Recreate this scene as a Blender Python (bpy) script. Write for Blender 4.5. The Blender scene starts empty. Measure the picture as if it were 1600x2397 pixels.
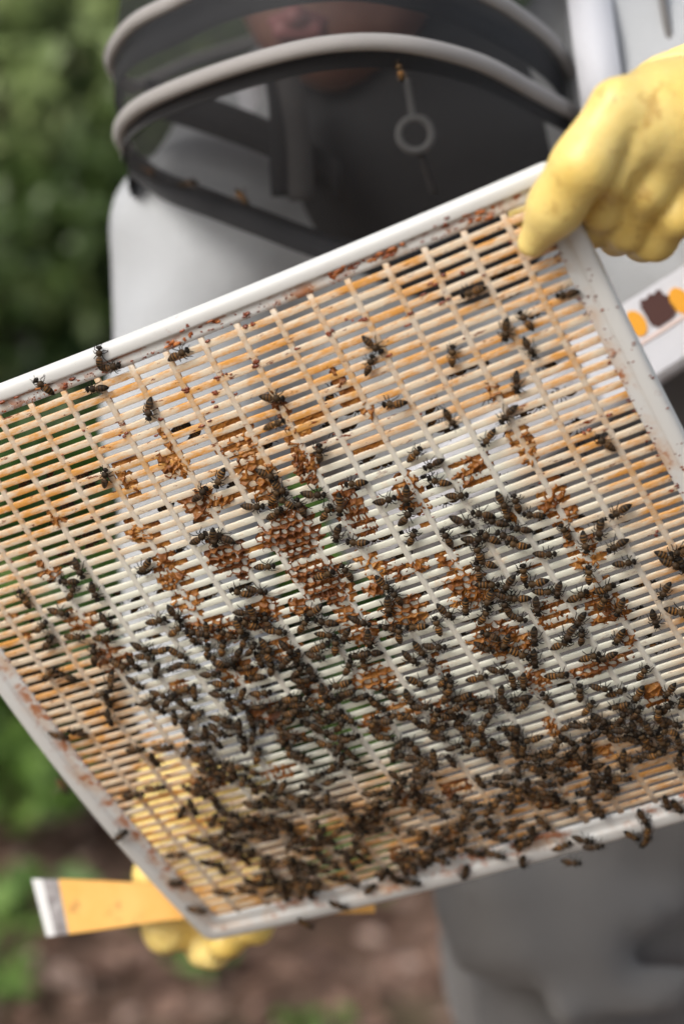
import bpy, math, random
import numpy as np
from mathutils import Matrix, Vector

random.seed(7)
RNG = np.random.default_rng(11)
scene = bpy.context.scene
COL = scene.collection
R = math.radians

# ------------------------------------------------------------------ camera
PITCH = 12.0
CAM = np.array([0.0, 0.0, 1.42])
cam_data = bpy.data.cameras.new('camera')
cam_data.sensor_fit = 'VERTICAL'
cam_data.sensor_height = 36.0
cam_data.lens = 82.8
cam_data.clip_start = 0.02
cam_data.clip_end = 400
cam_data.dof.use_dof = True
cam_data.dof.focus_distance = 1.325
cam_data.dof.aperture_fstop = 3.3
cam_data.dof.aperture_blades = 0
cam = bpy.data.objects.new('camera', cam_data)
cam.location = CAM
cam.rotation_euler = (R(90 - PITCH), 0, 0)
COL.objects.link(cam)
scene.camera = cam

# ------------------------------------------------------------------ sky and sun (bright overcast, light from the upper left)
SUN_DIR = Vector((-0.56, -0.56, 0.61)).normalized()
world = bpy.data.worlds.new('World')
scene.world = world
world.use_nodes = True
wn = world.node_tree
wn.nodes.clear()
sky = wn.nodes.new('ShaderNodeTexSky')
sky.sky_type = 'NISHITA'
sky.sun_disc = False
sky.sun_elevation = math.asin(SUN_DIR.z)
sky.sun_rotation = math.atan2(SUN_DIR.x, SUN_DIR.y)
sky.dust_density = 3.0
sky.air_density = 1.0
sky.ozone_density = 1.0
hs = wn.nodes.new('ShaderNodeHueSaturation')
hs.inputs['Saturation'].default_value = 0.5
bg = wn.nodes.new('ShaderNodeBackground')
bg.inputs['Strength'].default_value = 0.15
wo = wn.nodes.new('ShaderNodeOutputWorld')
wn.links.new(sky.outputs[0], hs.inputs['Color'])
wn.links.new(hs.outputs[0], bg.inputs['Color'])
wn.links.new(bg.outputs[0], wo.inputs['Surface'])
sun_data = bpy.data.lights.new('sun', 'SUN')
sun_data.energy = 1.5
sun_data.angle = R(25)
sun_data.color = (1.0, 0.97, 0.92)
sun = bpy.data.objects.new('sun', sun_data)
sun.rotation_euler = SUN_DIR.to_track_quat('Z', 'Y').to_euler()
COL.objects.link(sun)
scene.view_settings.view_transform = 'Standard'
scene.view_settings.look = 'None'
scene.view_settings.exposure = 0.52
scene.view_settings.gamma = 1.0
scene.cycles.max_bounces = 10
scene.cycles.transparent_max_bounces = 16

# ------------------------------------------------------------------ placing helpers
_s, _c = math.sin(R(PITCH)), math.cos(R(PITCH))
def at(px, py, d):
    """world point seen at photograph pixel (1600 x 2397) at a forward distance d"""
    x = (px - 800.0) / 5513.0 * d
    y = (py - 1198.5) / 5513.0 * d
    return np.array([x, -_s * y + _c * d, 1.42 - _c * y - _s * d])
# frame of the excluder: x along the slats, y up the dividers, z out of its front face (metres)
SHEET_A = np.array([[0.86227, -0.47526, -0.17498], [-0.33776, -0.28221, -0.89793], [0.37737, 0.83336, -0.40386]])
SHEET_T = np.array([0.00875, 1.34489, 1.07876])
HW, HH = 0.23225, 0.21574
def bulge(x, y):
    return 0.00787 * (1 - (x / HW) ** 2) + 0.02069 * (1 - (y / HH) ** 2)
def bent(v):
    v = np.array(v, float)
    v[:, 2] += bulge(v[:, 0], v[:, 1])
    return v
def sheet_world(x, y, z):
    return SHEET_T + SHEET_A @ np.array([x, y, z])
def over_sheet(px, py, z):
    """world point on the photograph's pixel ray at height z over the flat frame of the excluder"""
    p = at(px, py, 1.0) - CAM
    n = SHEET_A[:, 2]
    t = (n @ (SHEET_T + n * z - CAM)) / (n @ p)
    return CAM + p * t
MS = Matrix(((*SHEET_A[0], SHEET_T[0]), (*SHEET_A[1], SHEET_T[1]), (*SHEET_A[2], SHEET_T[2]), (0, 0, 0, 1)))

# ------------------------------------------------------------------ object helpers
def tag(o, label=None, cat=None, group=None, kind=None):
    if label: o['label'] = label
    if cat: o['category'] = cat
    if group: o['group'] = group
    if kind: o['kind'] = kind
    return o
def empty(name, loc=(0, 0, 0), mat=None):
    o = bpy.data.objects.new(name, None)
    o.empty_display_size = 0.05
    if mat is not None: o.matrix_world = mat
    else: o.location = loc
    COL.objects.link(o)
    return o
def mesh_from(name, v, f, mat, smooth=True):
    me = bpy.data.meshes.new(name)
    me.from_pydata([tuple(map(float, q)) for q in v], [], [tuple(map(int, q)) for q in f])
    me.update()
    if mat is not None: me.materials.append(mat)
    if smooth: me.polygons.foreach_set('use_smooth', [True] * len(me.polygons))
    return me
def obj(name, me, parent=None):
    o = bpy.data.objects.new(name, me)
    COL.objects.link(o)
    if parent is not None: o.parent = parent
    return o
def build(name, v, f, mat, parent=None, smooth=True):
    return obj(name, mesh_from(name, v, f, mat, smooth), parent)
def child_world(o, parent):
    """parent o, whose mesh is in world coordinates, keeping it where it is"""
    o.parent = parent
    o.matrix_parent_inverse = parent.matrix_world.inverted() if parent.matrix_world else Matrix()
    return o
def loft(rings, closed=True, cap=False):
    n = len(rings[0]); v = np.concatenate(rings); f = []
    for i in range(len(rings) - 1):
        for j in range(n if closed else n - 1):
            a, b = i * n + j, i * n + (j + 1) % n
            f.append((a, b, b + n, a + n))
    if cap:
        f.append(tuple(range(n))[::-1]); f.append(tuple(range((len(rings) - 1) * n, len(rings) * n)))
    return v, f
def spline(pts, n, closed=False):
    """Catmull-Rom through pts"""
    P = np.array(pts, float); m = len(P); out = []
    segs = m if closed else m - 1
    for k in range(n):
        t = k / n * segs if closed else k / (n - 1) * segs
        i = min(int(t), segs - 1); u = t - i
        g = (lambda q: P[q % m]) if closed else (lambda q: P[min(max(q, 0), m - 1)])
        a, b, c, d = g(i - 1), g(i), g(i + 1), g(i + 2)
        out.append(0.5 * (2 * b + (c - a) * u + (2 * a - 5 * b + 4 * c - d) * u * u + (3 * b - a - 3 * c + d) * u ** 3))
    return np.array(out)
def tube(path, rad, seg=10, closed=False, cap=True):
    P = np.array(path, float); m = len(P)
    rad = np.broadcast_to(np.asarray(rad, float), (m,))
    if closed: T = np.roll(P, -1, 0) - np.roll(P, 1, 0)
    else: T = np.gradient(P, axis=0)
    T /= np.linalg.norm(T, axis=1)[:, None] + 1e-12
    up = np.array([0, 0, 1.0]) if abs(T[0, 2]) < 0.9 else np.array([1.0, 0, 0])
    N = np.cross(T[0], up); N /= np.linalg.norm(N); rings = []
    for i in range(m):
        N = N - T[i] * (N @ T[i]); N /= np.linalg.norm(N) + 1e-12
        B = np.cross(T[i], N); a = np.arange(seg) / seg * 2 * math.pi
        rings.append(P[i] + rad[i] * (np.cos(a)[:, None] * N + np.sin(a)[:, None] * B))
    if closed: rings.append(rings[0])
    return loft(rings, True, cap and not closed)
def merge(parts):
    V, F, o = [], [], 0
    for v, f in parts:
        V.append(np.asarray(v, float)); F += [tuple(i + o for i in q) for q in f]; o += len(v)
    return np.concatenate(V), F

# signed-distance modelling for soft bodies: rounded cones blended together, surface by dual grid
def sd_cone(P, a, b, ra, rb):
    a, b = np.asarray(a), np.asarray(b); d = b - a
    t = np.clip(((P - a) @ d) / (d @ d + 1e-12), 0, 1)
    return np.linalg.norm(P - a - t[..., None] * d, axis=-1) - (ra + (rb - ra) * t)
def sd_ball(P, c, r):
    r = np.asarray(r, float)
    q = (P - np.asarray(c)) / r
    return (np.linalg.norm(q, axis=-1) - 1) * r.min()
def smin(a, b, k):
    h = np.clip(0.5 + 0.5 * (b - a) / k, 0, 1)
    return b + (a - b) * h - k * h * (1 - h)
def smax(a, b, k): return -smin(-a, -b, k)
def chain(P, pts, k=0.01):
    """pts: (point, radius) list"""
    d = None
    for (a, ra), (b, rb) in zip(pts[:-1], pts[1:]):
        e = sd_cone(P, a, b, ra, rb)
        d = e if d is None else smin(d, e, k)
    return d
def sdf_mesh(fn, lo, hi, h, relax=1, one=True):
    lo, hi = np.asarray(lo, float), np.asarray(hi, float)
    n = np.ceil((hi - lo) / h).astype(int) + 1
    ax = [lo[i] + h * np.arange(n[i]) for i in range(3)]
    V = np.empty(n)
    for i0 in range(0, n[0], 24):
        G = np.stack(np.meshgrid(ax[0][i0:i0 + 24], ax[1], ax[2], indexing='ij'), -1)
        V[i0:i0 + 24] = fn(G)
    ins = V < 0
    nc = n - 1
    S = np.zeros((*nc, 3)); C = np.zeros(nc)
    for a in range(3):
        b, c = (a + 1) % 3, (a + 2) % 3
        for db in (0, 1):
            for dc in (0, 1):
                s0 = [slice(None)] * 3; s1 = [slice(None)] * 3
                for q in (s0, s1):
                    q[b] = slice(db, db + nc[b]); q[c] = slice(dc, dc + nc[c])
                s0[a] = slice(0, nc[a]); s1[a] = slice(1, nc[a] + 1)
                v0, v1 = V[tuple(s0)], V[tuple(s1)]
                m = (v0 < 0) != (v1 < 0)
                t = np.where(m, v0 / np.where(m, v0 - v1, 1), 0)
                S[..., a] += np.where(m, t, 0); S[..., b] += m * db; S[..., c] += m * dc
                C += m
    cell = C > 0
    idx = -np.ones(nc, int); idx[cell] = np.arange(cell.sum())
    base = np.argwhere(cell)
    verts = lo + h * (base + S[cell] / C[cell][:, None])
    faces = []
    for a in range(3):
        b, c = (a + 1) % 3, (a + 2) % 3
        s0 = [slice(1, nc[i]) for i in range(3)]; s1 = [slice(1, nc[i]) for i in range(3)]
        s0[a] = slice(0, nc[a]); s1[a] = slice(1, nc[a] + 1)
        i0, i1 = ins[tuple(s0)], ins[tuple(s1)]
        E = np.argwhere(i0 != i1); fl = i0[i0 != i1]
        off = np.array([1, 1, 1]); off[a] = 0
        E = E + off
        q = []
        for db, dc in ((-1, -1), (0, -1), (0, 0), (-1, 0)):
            e = E.copy(); e[:, b] += db; e[:, c] += dc
            q.append(idx[e[:, 0], e[:, 1], e[:, 2]])
        Q = np.stack(q, 1)
        Q[~fl] = Q[~fl][:, ::-1]
        faces.append(Q)
    F = np.concatenate(faces); F = F[(F >= 0).all(1)]
    for _ in range(relax):
        A = np.zeros_like(verts); N = np.zeros(len(verts))
        for i in range(4):
            np.add.at(A, F[:, i], verts[F[:, (i + 1) % 4]]); np.add.at(N, F[:, i], 1)
        verts = 0.5 * verts + 0.5 * A / np.maximum(N, 1)[:, None]
    # keep the one connected body
    lab = np.arange(len(verts))
    for _ in range(4000):
        m = lab[F].min(1); new = lab.copy()
        for i in range(4): np.minimum.at(new, F[:, i], m)
        new = new[new]
        if (new == lab).all(): break
        lab = new
    u, cnt = np.unique(lab, return_counts=True)
    if len(u) > 1 and one:
        keep = lab == u[cnt.argmax()]; idm = np.cumsum(keep) - 1
        F = idm[F[keep[F[:, 0]]]]; verts = verts[keep]
    return verts, F
def wavy(P, amp, fr, seed):
    r = np.random.default_rng(seed); s = 0
    for i in range(5):
        k = r.normal(size=3); k = k / np.linalg.norm(k) * fr * (0.7 + 0.25 * i)
        s = s + np.sin(P @ k + r.uniform(0, 6)) / (1 + 0.5 * i)
    return amp * s

# ------------------------------------------------------------------ materials
class Nodes:
    def __init__(self, name):
        self.m = bpy.data.materials.new(name); self.m.use_nodes = True
        self.t = self.m.node_tree; self.t.nodes.clear()
        self.out = self.t.nodes.new('ShaderNodeOutputMaterial')
    def n(self, kind, **kw):
        x = self.t.nodes.new(kind)
        for k, v in kw.items(): setattr(x, k, v)
        return x
    def l(self, a, b): self.t.links.new(a, b)
    def set(self, sock, v):
        if hasattr(v, 'is_linked') or isinstance(v, bpy.types.NodeSocket): self.l(v, sock)
        else: sock.default_value = v
    def coord(self, kind='Object'): return self.n('ShaderNodeTexCoord').outputs[kind]
    def noise(self, vec, scale, detail=3, rough=0.55):
        x = self.n('ShaderNodeTexNoise'); self.l(vec, x.inputs['Vector'])
        x.inputs['Scale'].default_value = scale; x.inputs['Detail'].default_value = detail; x.inputs['Roughness'].default_value = rough
        return x.outputs['Fac']
    def math(self, op, a, b=0.0, c=0.0, clamp=False):
        x = self.n('ShaderNodeMath', operation=op); x.use_clamp = clamp
        for i, v in enumerate((a, b, c)): self.set(x.inputs[i], v)
        return x.outputs[0]
    def ramp(self, fac, stops, interp='LINEAR'):
        x = self.n('ShaderNodeValToRGB'); e = x.color_ramp.elements; x.color_ramp.interpolation = interp
        while len(e) < len(stops): e.new(0.5)
        for s, (p, c) in zip(e, stops):
            s.position = p; s.color = (*c, 1) if len(c) == 3 else c
        self.l(fac, x.inputs['Fac']); return x.outputs['Color']
    def step(self, x, lo, hi):
        m = self.n('ShaderNodeMapRange'); m.interpolation_type = 'SMOOTHSTEP'
        self.set(m.inputs['Value'], x); m.inputs['From Min'].default_value = lo; m.inputs['From Max'].default_value = hi
        return m.outputs['Result']
    def mix(self, fac, a, b, mode='MIX'):
        x = self.n('ShaderNodeMix', data_type='RGBA', blend_type=mode)
        self.set(x.inputs[0], fac)
        for i, v in ((6, a), (7, b)):
            if isinstance(v, tuple): x.inputs[i].default_value = (*v, 1)
            else: self.l(v, x.inputs[i])
        return x.outputs[2]
    def bsdf(self, color, rough=0.5, spec=0.4, **kw):
        b = self.n('ShaderNodeBsdfPrincipled')
        if isinstance(color, tuple): b.inputs['Base Color'].default_value = (*color, 1)
        else: self.l(color, b.inputs['Base Color'])
        self.set(b.inputs['Roughness'], rough); b.inputs['Specular IOR Level'].default_value = spec
        for k, v in kw.items(): self.set(b.inputs[k.replace('_', ' ')], v)
        return b
    def bump(self, h, strength, dist):
        x = self.n('ShaderNodeBump'); x.inputs['Strength'].default_value = strength; x.inputs['Distance'].default_value = dist
        self.l(h, x.inputs['Height']); return x.outputs['Normal']
    def shader_mix(self, fac, a, b):
        x = self.n('ShaderNodeMixShader'); self.set(x.inputs[0], fac)
        self.l(a, x.inputs[1]); self.l(b, x.inputs[2]); return x.outputs[0]
    def translucent(self, color):
        x = self.n('ShaderNodeBsdfTranslucent')
        if isinstance(color, tuple): x.inputs['Color'].default_value = (*color, 1)
        else: self.l(color, x.inputs['Color'])
        return x.outputs[0]
    def done(self, s): self.l(s, self.out.inputs['Surface']); return self.m

def plastic(name, fresh, stain, lo, hi, base_stain, spots):
    """moulded white plastic with propolis stain growing in from the edges of the grid"""
    k = Nodes(name); co = k.coord()
    sx = k.n('ShaderNodeSeparateXYZ'); k.l(co, sx.inputs[0])
    ex = k.math('SUBTRACT', HW, k.math('ABSOLUTE', sx.outputs[0]))
    ey = k.math('SUBTRACT', HH, k.math('ABSOLUTE', sx.outputs[1]))
    top = k.math('ADD', ey, k.math('ADD', -0.018, k.math('MULTIPLY', k.math('GREATER_THAN', sx.outputs[1], 0.0), -0.017)))
    edge = k.math('MINIMUM', ex, top)
    edge = k.math('ADD', edge, k.math('MULTIPLY', k.math('SUBTRACT', k.noise(co, 9, 3), 0.5), 0.13))
    m = k.math('SUBTRACT', 1.0, k.step(edge, lo, hi))
    mp = k.n('ShaderNodeMapping'); k.l(co, mp.inputs['Vector']); mp.inputs['Scale'].default_value = (0.45, 1.5, 1.0)
    st = mp.outputs['Vector']
    blot = k.step(k.noise(st, 75, 5, 0.75), 0.40, 0.66)
    fac = k.math('MULTIPLY', m, k.math('ADD', 0.28, k.math('MULTIPLY', blot, 0.80)), clamp=True)
    fac = k.math('MAXIMUM', fac, k.math('MULTIPLY', k.step(k.noise(co, 33, 5, 0.75), 0.56, 0.74), base_stain))
    col = k.mix(fac, fresh, stain)
    dark = k.math('MULTIPLY', k.step(k.noise(st, 170, 5, 0.72), 0.60, 0.70), k.math('ADD', spots * 0.35, k.math('MULTIPLY', m, spots)), clamp=True)
    col = k.mix(dark, col, (0.21, 0.05, 0.014))
    b = k.bsdf(col, k.math('ADD', 0.32, k.math('MULTIPLY', fac, 0.25)), 0.4, Normal=k.bump(k.noise(co, 420, 3), 0.25, 0.0006))
    return k.done(k.shader_mix(0.36, b.outputs[0], k.translucent(col)))
M = {}
M['slat'] = plastic('slat_plastic', (0.87, 0.86, 0.75), (0.78, 0.40, 0.10), 0.052, 0.116, 0.40, 1.4)
M['divider'] = plastic('divider_plastic', (0.78, 0.75, 0.67), (0.72, 0.46, 0.22), 0.05, 0.105, 0.3, 1.0)
def rim_material():
    k = Nodes('rim_plastic'); co = k.coord()
    sx = k.n('ShaderNodeSeparateXYZ'); k.l(co, sx.inputs[0])
    ex = k.math('SUBTRACT', HW, k.math('ABSOLUTE', sx.outputs[0])); ey = k.math('SUBTRACT', HH, k.math('ABSOLUTE', sx.outputs[1]))
    e = k.math('MINIMUM', ex, ey)
    inner = k.step(k.math('ADD', e, k.math('MULTIPLY', k.math('SUBTRACT', k.noise(co, 40, 3), 0.5), 0.012)), 0.006, 0.016)
    tan = k.math('MULTIPLY', inner, k.step(k.noise(co, 38, 4, 0.65), 0.40, 0.75))
    col = k.mix(k.math('MULTIPLY', tan, 0.95), (0.71, 0.705, 0.68), (0.60, 0.39, 0.23))
    sp = k.math('MULTIPLY', k.step(k.noise(co, 210, 5, 0.75), 0.60, 0.67), k.math('MULTIPLY', k.step(k.noise(co, 45, 2), 0.46, 0.6), k.math('ADD', 0.25, inner)), clamp=True)
    sm = k.math('MULTIPLY', k.step(k.noise(co, 95, 5, 0.72), 0.51, 0.57), k.math('MULTIPLY', inner, k.step(k.noise(co, 19, 2), 0.40, 0.52)), clamp=True)
    col = k.mix(k.math('MULTIPLY', sm, 0.85), col, (0.42, 0.13, 0.03))
    col = k.mix(sp, col, (0.30, 0.07, 0.018))
    ln = k.math('MULTIPLY', k.step(e, 0.0072, 0.0082), k.math('SUBTRACT', 1.0, k.step(e, 0.0088, 0.0100)))
    ln = k.math('MULTIPLY', k.math('MULTIPLY', ln, k.math('GREATER_THAN', sx.outputs[1], 0.2)), k.step(k.noise(co, 70, 4, 0.7), 0.42, 0.56))
    col = k.mix(k.math('MULTIPLY', ln, 0.85), col, (0.36, 0.12, 0.03))
    b = k.bsdf(col, 0.3, 0.45, Normal=k.bump(k.noise(co, 300, 3), 0.12, 0.0006))
    return k.done(k.shader_mix(0.25, b.outputs[0], k.translucent(col)))
M['rim'] = rim_material()
def wax_material(name, a, b_, c):
    k = Nodes(name); co = k.coord()
    col = k.ramp(k.noise(co, 120, 4, 0.6), [(0.3, a), (0.5, b_), (0.72, c)])
    b = k.bsdf(col, 0.42, 0.45, Normal=k.bump(k.noise(co, 700, 3), 0.4, 0.0008))
    return k.done(k.shader_mix(0.45, b.outputs[0], k.translucent(col)))
M['wax'] = wax_material('wax', (0.17, 0.048, 0.009), (0.36, 0.135, 0.024), (0.54, 0.26, 0.065))
M['wax_dark'] = wax_material('dark_wax', (0.11, 0.030, 0.008), (0.28, 0.095, 0.02), (0.44, 0.19, 0.05))
M['wax_pale'] = wax_material('pale_wax', (0.30, 0.10, 0.02), (0.52, 0.22, 0.045), (0.64, 0.36, 0.11))
k = Nodes('rusty_propolis'); M['rust'] = k.done(k.bsdf(k.ramp(k.noise(k.coord(), 220, 4), [(0.35, (0.22, 0.05, 0.012)), (0.7, (0.50, 0.19, 0.055))]), 0.5, 0.35).outputs[0])
k = Nodes('propolis'); M['propolis'] = k.done(k.bsdf(k.ramp(k.noise(k.coord(), 150, 3), [(0.35, (0.09, 0.018, 0.008)), (0.7, (0.26, 0.06, 0.015))]), 0.35, 0.5).outputs[0])
def bee_material():
    k = Nodes('bee_coat')
    al = k.n('ShaderNodeAttribute', attribute_name='along').outputs['Fac']
    tone = k.n('ShaderNodeAttribute', attribute_name='tone').outputs['Fac']
    dk, am, br = (0.009, 0.007, 0.005), (0.34, 0.15, 0.035), (0.15, 0.08, 0.028)
    def coat(amber, tan, thorax):
        return k.ramp(al, [(0.0, dk), (0.15, dk), (0.165, tan), (0.195, tan), (0.21, dk), (0.27, dk), (0.285, tan), (0.325, amber), (0.34, dk), (0.385, dk), (0.40, amber), (0.46, amber), (0.47, dk), (0.49, dk), (0.50, br),
                          (0.56, thorax), (0.66, tuple(q * .45 for q in thorax)), (0.78, thorax), (0.80, (0.03, 0.022, 0.014)), (0.86, dk), (1.0, (0.02, 0.015, 0.011))])
    light = coat((0.26, 0.115, 0.026), (0.19, 0.10, 0.034), (0.10, 0.056, 0.022))
    dark = coat((0.055, 0.027, 0.010), (0.05, 0.031, 0.014), (0.030, 0.019, 0.010))
    col = k.mix(tone, dark, light)
    co = k.coord('Object')
    col = k.mix(k.math('MULTIPLY', k.noise(co, 900, 2), 0.3), col, (0.015, 0.010, 0.006))
    b = k.bsdf(col, 0.5, 0.14, Normal=k.bump(k.noise(co, 2500, 2), 0.5, 0.0004))
    return k.done(b.outputs[0])
M['bee'] = bee_material()
def wing_material():
    k = Nodes('wing_membrane')
    g = k.bsdf((0.16, 0.11, 0.08), 0.3, 0.35)
    return k.done(k.shader_mix(0.87, g.outputs[0], k.n('ShaderNodeBsdfTransparent').outputs[0]))
M['wing'] = wing_material()
def cloth(name, col, weave=900, dirt=0.12, rough=0.85, bump=0.25):
    k = Nodes(name); co = k.coord()
    v = k.n('ShaderNodeTexVoronoi'); k.l(co, v.inputs['Vector']); v.inputs['Scale'].default_value = weave
    c2 = tuple(x * 0.62 for x in col)
    base = k.mix(k.math('MULTIPLY', k.step(k.noise(co, 6, 4, 0.6), 0.4, 0.75), dirt), col, c2)
    base = k.mix(k.math('MULTIPLY', k.step(v.outputs['Distance'], 0.1, 0.45), 0.22), base, c2)
    h = k.math('ADD', k.math('MULTIPLY', k.noise(co, 22, 3), 6.0), v.outputs['Distance'])
    b = k.bsdf(base, rough, 0.25, Normal=k.bump(h, bump, 0.004))
    b.inputs['Sheen Weight'].default_value = 0.15
    return k.done(b.outputs[0])
M['jacket'] = cloth('ventilated_jacket_cloth', (0.395, 0.405, 0.415))
M['trousers'] = cloth('trouser_cloth', (0.145, 0.138, 0.132), 700, 0.3)
M['chest_shade'] = cloth('chest_shade_cloth', (0.040, 0.040, 0.042), 700, 0.3)  # jacket chest in shade, the shade put into the cloth colour
M['band'] = cloth('white_tape_cloth', (0.64, 0.64, 0.67), 1400, 0.05)
M['placket'] = cloth('dark_placket_cloth', (0.075, 0.07, 0.068), 1200, 0.2)
M['piping'] = cloth('grey_piping_cloth', (0.33, 0.31, 0.295), 1500, 0.35)
M['black_cloth'] = cloth('black_cloth', (0.018, 0.018, 0.02), 1200, 0.3)
M['grey_metal'] = cloth('zip_pull_cloth', (0.25, 0.245, 0.24), 1500, 0.2)
def veil_material():
    k = Nodes('black_veil_netting'); co = k.coord()
    d = k.bsdf((0.030, 0.030, 0.032), 0.6, 0.25)
    f = k.math('ADD', 0.52, k.math('MULTIPLY', k.math('SUBTRACT', k.noise(co, 30, 2), 0.5), 0.15))
    return k.done(k.shader_mix(f, d.outputs[0], k.n('ShaderNodeBsdfTransparent').outputs[0]))
M['veil'] = veil_material()
def glove_material():
    k = Nodes('yellow_rubber'); co = k.coord()
    n = k.noise(co, 16, 4, 0.6)
    col = k.ramp(n, [(0.3, (0.69, 0.475, 0.11)), (0.6, (0.73, 0.565, 0.20))])
    sm = k.math('MULTIPLY', k.step(k.noise(co, 75, 6, 0.75), 0.52, 0.66), k.step(k.noise(co, 14, 2), 0.42, 0.6))
    col = k.mix(k.math('MULTIPLY', sm, 0.6), col, (0.36, 0.18, 0.03))
    b = k.bsdf(col, 0.42, 0.42, Normal=k.bump(k.math('ADD', k.noise(co, 90, 4), k.math('MULTIPLY', k.noise(co, 700, 2), 0.12)), 0.3, 0.003))
    b.inputs['Subsurface Weight'].default_value = 0.15; b.inputs['Subsurface Radius'].default_value = (0.01, 0.006, 0.002)
    b.inputs['Subsurface Scale'].default_value = 0.5
    return k.done(b.outputs[0])
M['glove'] = glove_material()
k = Nodes('skin'); co = k.coord()
sb = k.bsdf(k.ramp(k.noise(co, 40, 4), [(0.3, (0.22, 0.085, 0.055)), (0.7, (0.32, 0.15, 0.10))]), 0.5, 0.4)
sb.inputs['Subsurface Weight'].default_value = 0.2; sb.inputs['Subsurface Radius'].default_value = (0.02, 0.008, 0.004); sb.inputs['Subsurface Scale'].default_value = 0.3
M['skin'] = k.done(sb.outputs[0])
k = Nodes('lips'); M['lips'] = k.done(k.bsdf((0.36, 0.13, 0.125), 0.45, 0.4).outputs[0])
k = Nodes('hair'); M['hair'] = k.done(k.bsdf((0.09, 0.06, 0.04), 0.6, 0.3).outputs[0])
k = Nodes('eye_white'); M['eye'] = k.done(k.bsdf((0.75, 0.73, 0.70), 0.2, 0.5).outputs[0])
k = Nodes('iris'); M['iris'] = k.done(k.bsdf((0.08, 0.05, 0.03), 0.2, 0.5).outputs[0])
k = Nodes('orange_paint'); co = k.coord()
c_ = k.ramp(k.noise(co, 25, 5, 0.65), [(0.3, (0.70, 0.35, 0.07)), (0.7, (0.78, 0.45, 0.13))])
c_ = k.mix(k.math('MULTIPLY', k.step(k.noise(co, 60, 6, 0.75), 0.57, 0.66), 0.65), c_, (0.33, 0.16, 0.05))
M['orange'] = k.done(k.bsdf(c_, 0.42, 0.4).outputs[0])
k = Nodes('worn_steel'); co = k.coord()
M['steel'] = k.done(k.bsdf(k.ramp(k.noise(co, 60, 5, 0.7), [(0.4, (0.18, 0.16, 0.16)), (0.62, (0.42, 0.40, 0.40))]), 0.45, 0.5, Metallic=0.75).outputs[0])
k = Nodes('ground_steel'); M['bright_steel'] = k.done(k.bsdf((0.72, 0.72, 0.72), 0.35, 0.5, Metallic=0.5).outputs[0])
k = Nodes('amber_print'); M['amber'] = k.done(k.bsdf((0.72, 0.33, 0.035), 0.7, 0.2).outputs[0])
k = Nodes('brown_print'); M['brown'] = k.done(k.bsdf((0.075, 0.035, 0.03), 0.7, 0.2).outputs[0])
k = Nodes('faint_print'); M['faint'] = k.done(k.bsdf((0.66, 0.52, 0.47), 0.7, 0.2).outputs[0])
def leaf_material(name, a, b_, c, gloss=0.35):
    k = Nodes(name)
    t = k.n('ShaderNodeAttribute', attribute_name='tone').outputs['Fac']
    col = k.ramp(t, [(0.0, a), (0.55, b_), (1.0, c)])
    b = k.bsdf(col, gloss, 0.5)
    return k.done(k.shader_mix(0.42, b.outputs[0], k.translucent(col)))
M['leaf'] = leaf_material('shrub_leaf', (0.05, 0.085, 0.022), (0.16, 0.23, 0.07), (0.40, 0.49, 0.20))
M['leaf2'] = leaf_material('low_shrub_leaf', (0.03, 0.075, 0.012), (0.085, 0.18, 0.03), (0.19, 0.31, 0.07))
M['leaf_shade'] = leaf_material('shaded_shrub_leaf', (0.020, 0.038, 0.012), (0.035, 0.065, 0.018), (0.07, 0.12, 0.035))  # leaf green darkened to carry the shade low in the hedge
M['litter'] = leaf_material('dead_leaf', (0.12, 0.065, 0.045), (0.30, 0.18, 0.13), (0.55, 0.40, 0.33), 0.6)
k = Nodes('bark'); M['bark'] = k.done(k.bsdf(k.ramp(k.noise(k.coord(), 30, 5), [(0.3, (0.05, 0.035, 0.025)), (0.7, (0.13, 0.095, 0.07))]), 0.9, 0.2).outputs[0])
k = Nodes('soil'); co = k.coord()
g_ = k.ramp(k.noise(co, 2.3, 6, 0.65), [(0.3, (0.055, 0.033, 0.022)), (0.5, (0.13, 0.08, 0.058)), (0.7, (0.20, 0.135, 0.105))])
g_ = k.mix(k.step(k.noise(co, 0.6, 3), 0.52, 0.66), g_, (0.05, 0.075, 0.022))
M['soil'] = k.done(k.bsdf(g_, 0.95, 0.15, Normal=k.bump(k.noise(co, 14, 6), 0.8, 0.05)).outputs[0])

# ================================================================== SETTING
def set_attr(me, name, vals):
    a = me.attributes.new(name, 'FLOAT', 'POINT'); a.data.foreach_set('value', np.asarray(vals, np.float32))
def leaf_cloud(pos, size, out_dir, rng, tone, droop=0.3, flat=False):
    """one folded diamond leaf per position"""
    n = len(pos)
    ax = rng.normal(size=(n, 3)); ax[:, 2] -= droop
    if flat: ax[:, 2] *= 0.15
    ax = ax + 0.8 * out_dir; ax /= np.linalg.norm(ax, axis=1)[:, None]
    up = rng.normal(size=(n, 3)) * 0.5 + np.array([-.15, -.45, 0.8]) + 0.4 * out_dir
    sd = np.cross(ax, up); sd /= np.linalg.norm(sd, axis=1)[:, None] + 1e-9
    nm = np.cross(sd, ax)
    s = size * rng.uniform(0.6, 1.3, n)[:, None]
    b, t = pos - ax * s * 0.5, pos + ax * s * 0.5 - nm * s * 0.08
    m = pos - ax * s * 0.06
    L, Q = m + sd * s * 0.28 + nm * s * 0.07, m - sd * s * 0.28 + nm * s * 0.07
    V = np.stack([b, L, t, Q], 1).reshape(-1, 3)
    i = np.arange(n) * 4
    F = np.concatenate([np.stack([i, i + 1, i + 2], 1), np.stack([i, i + 2, i + 3], 1)])
    return V, F, np.repeat(tone, 4)
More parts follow.
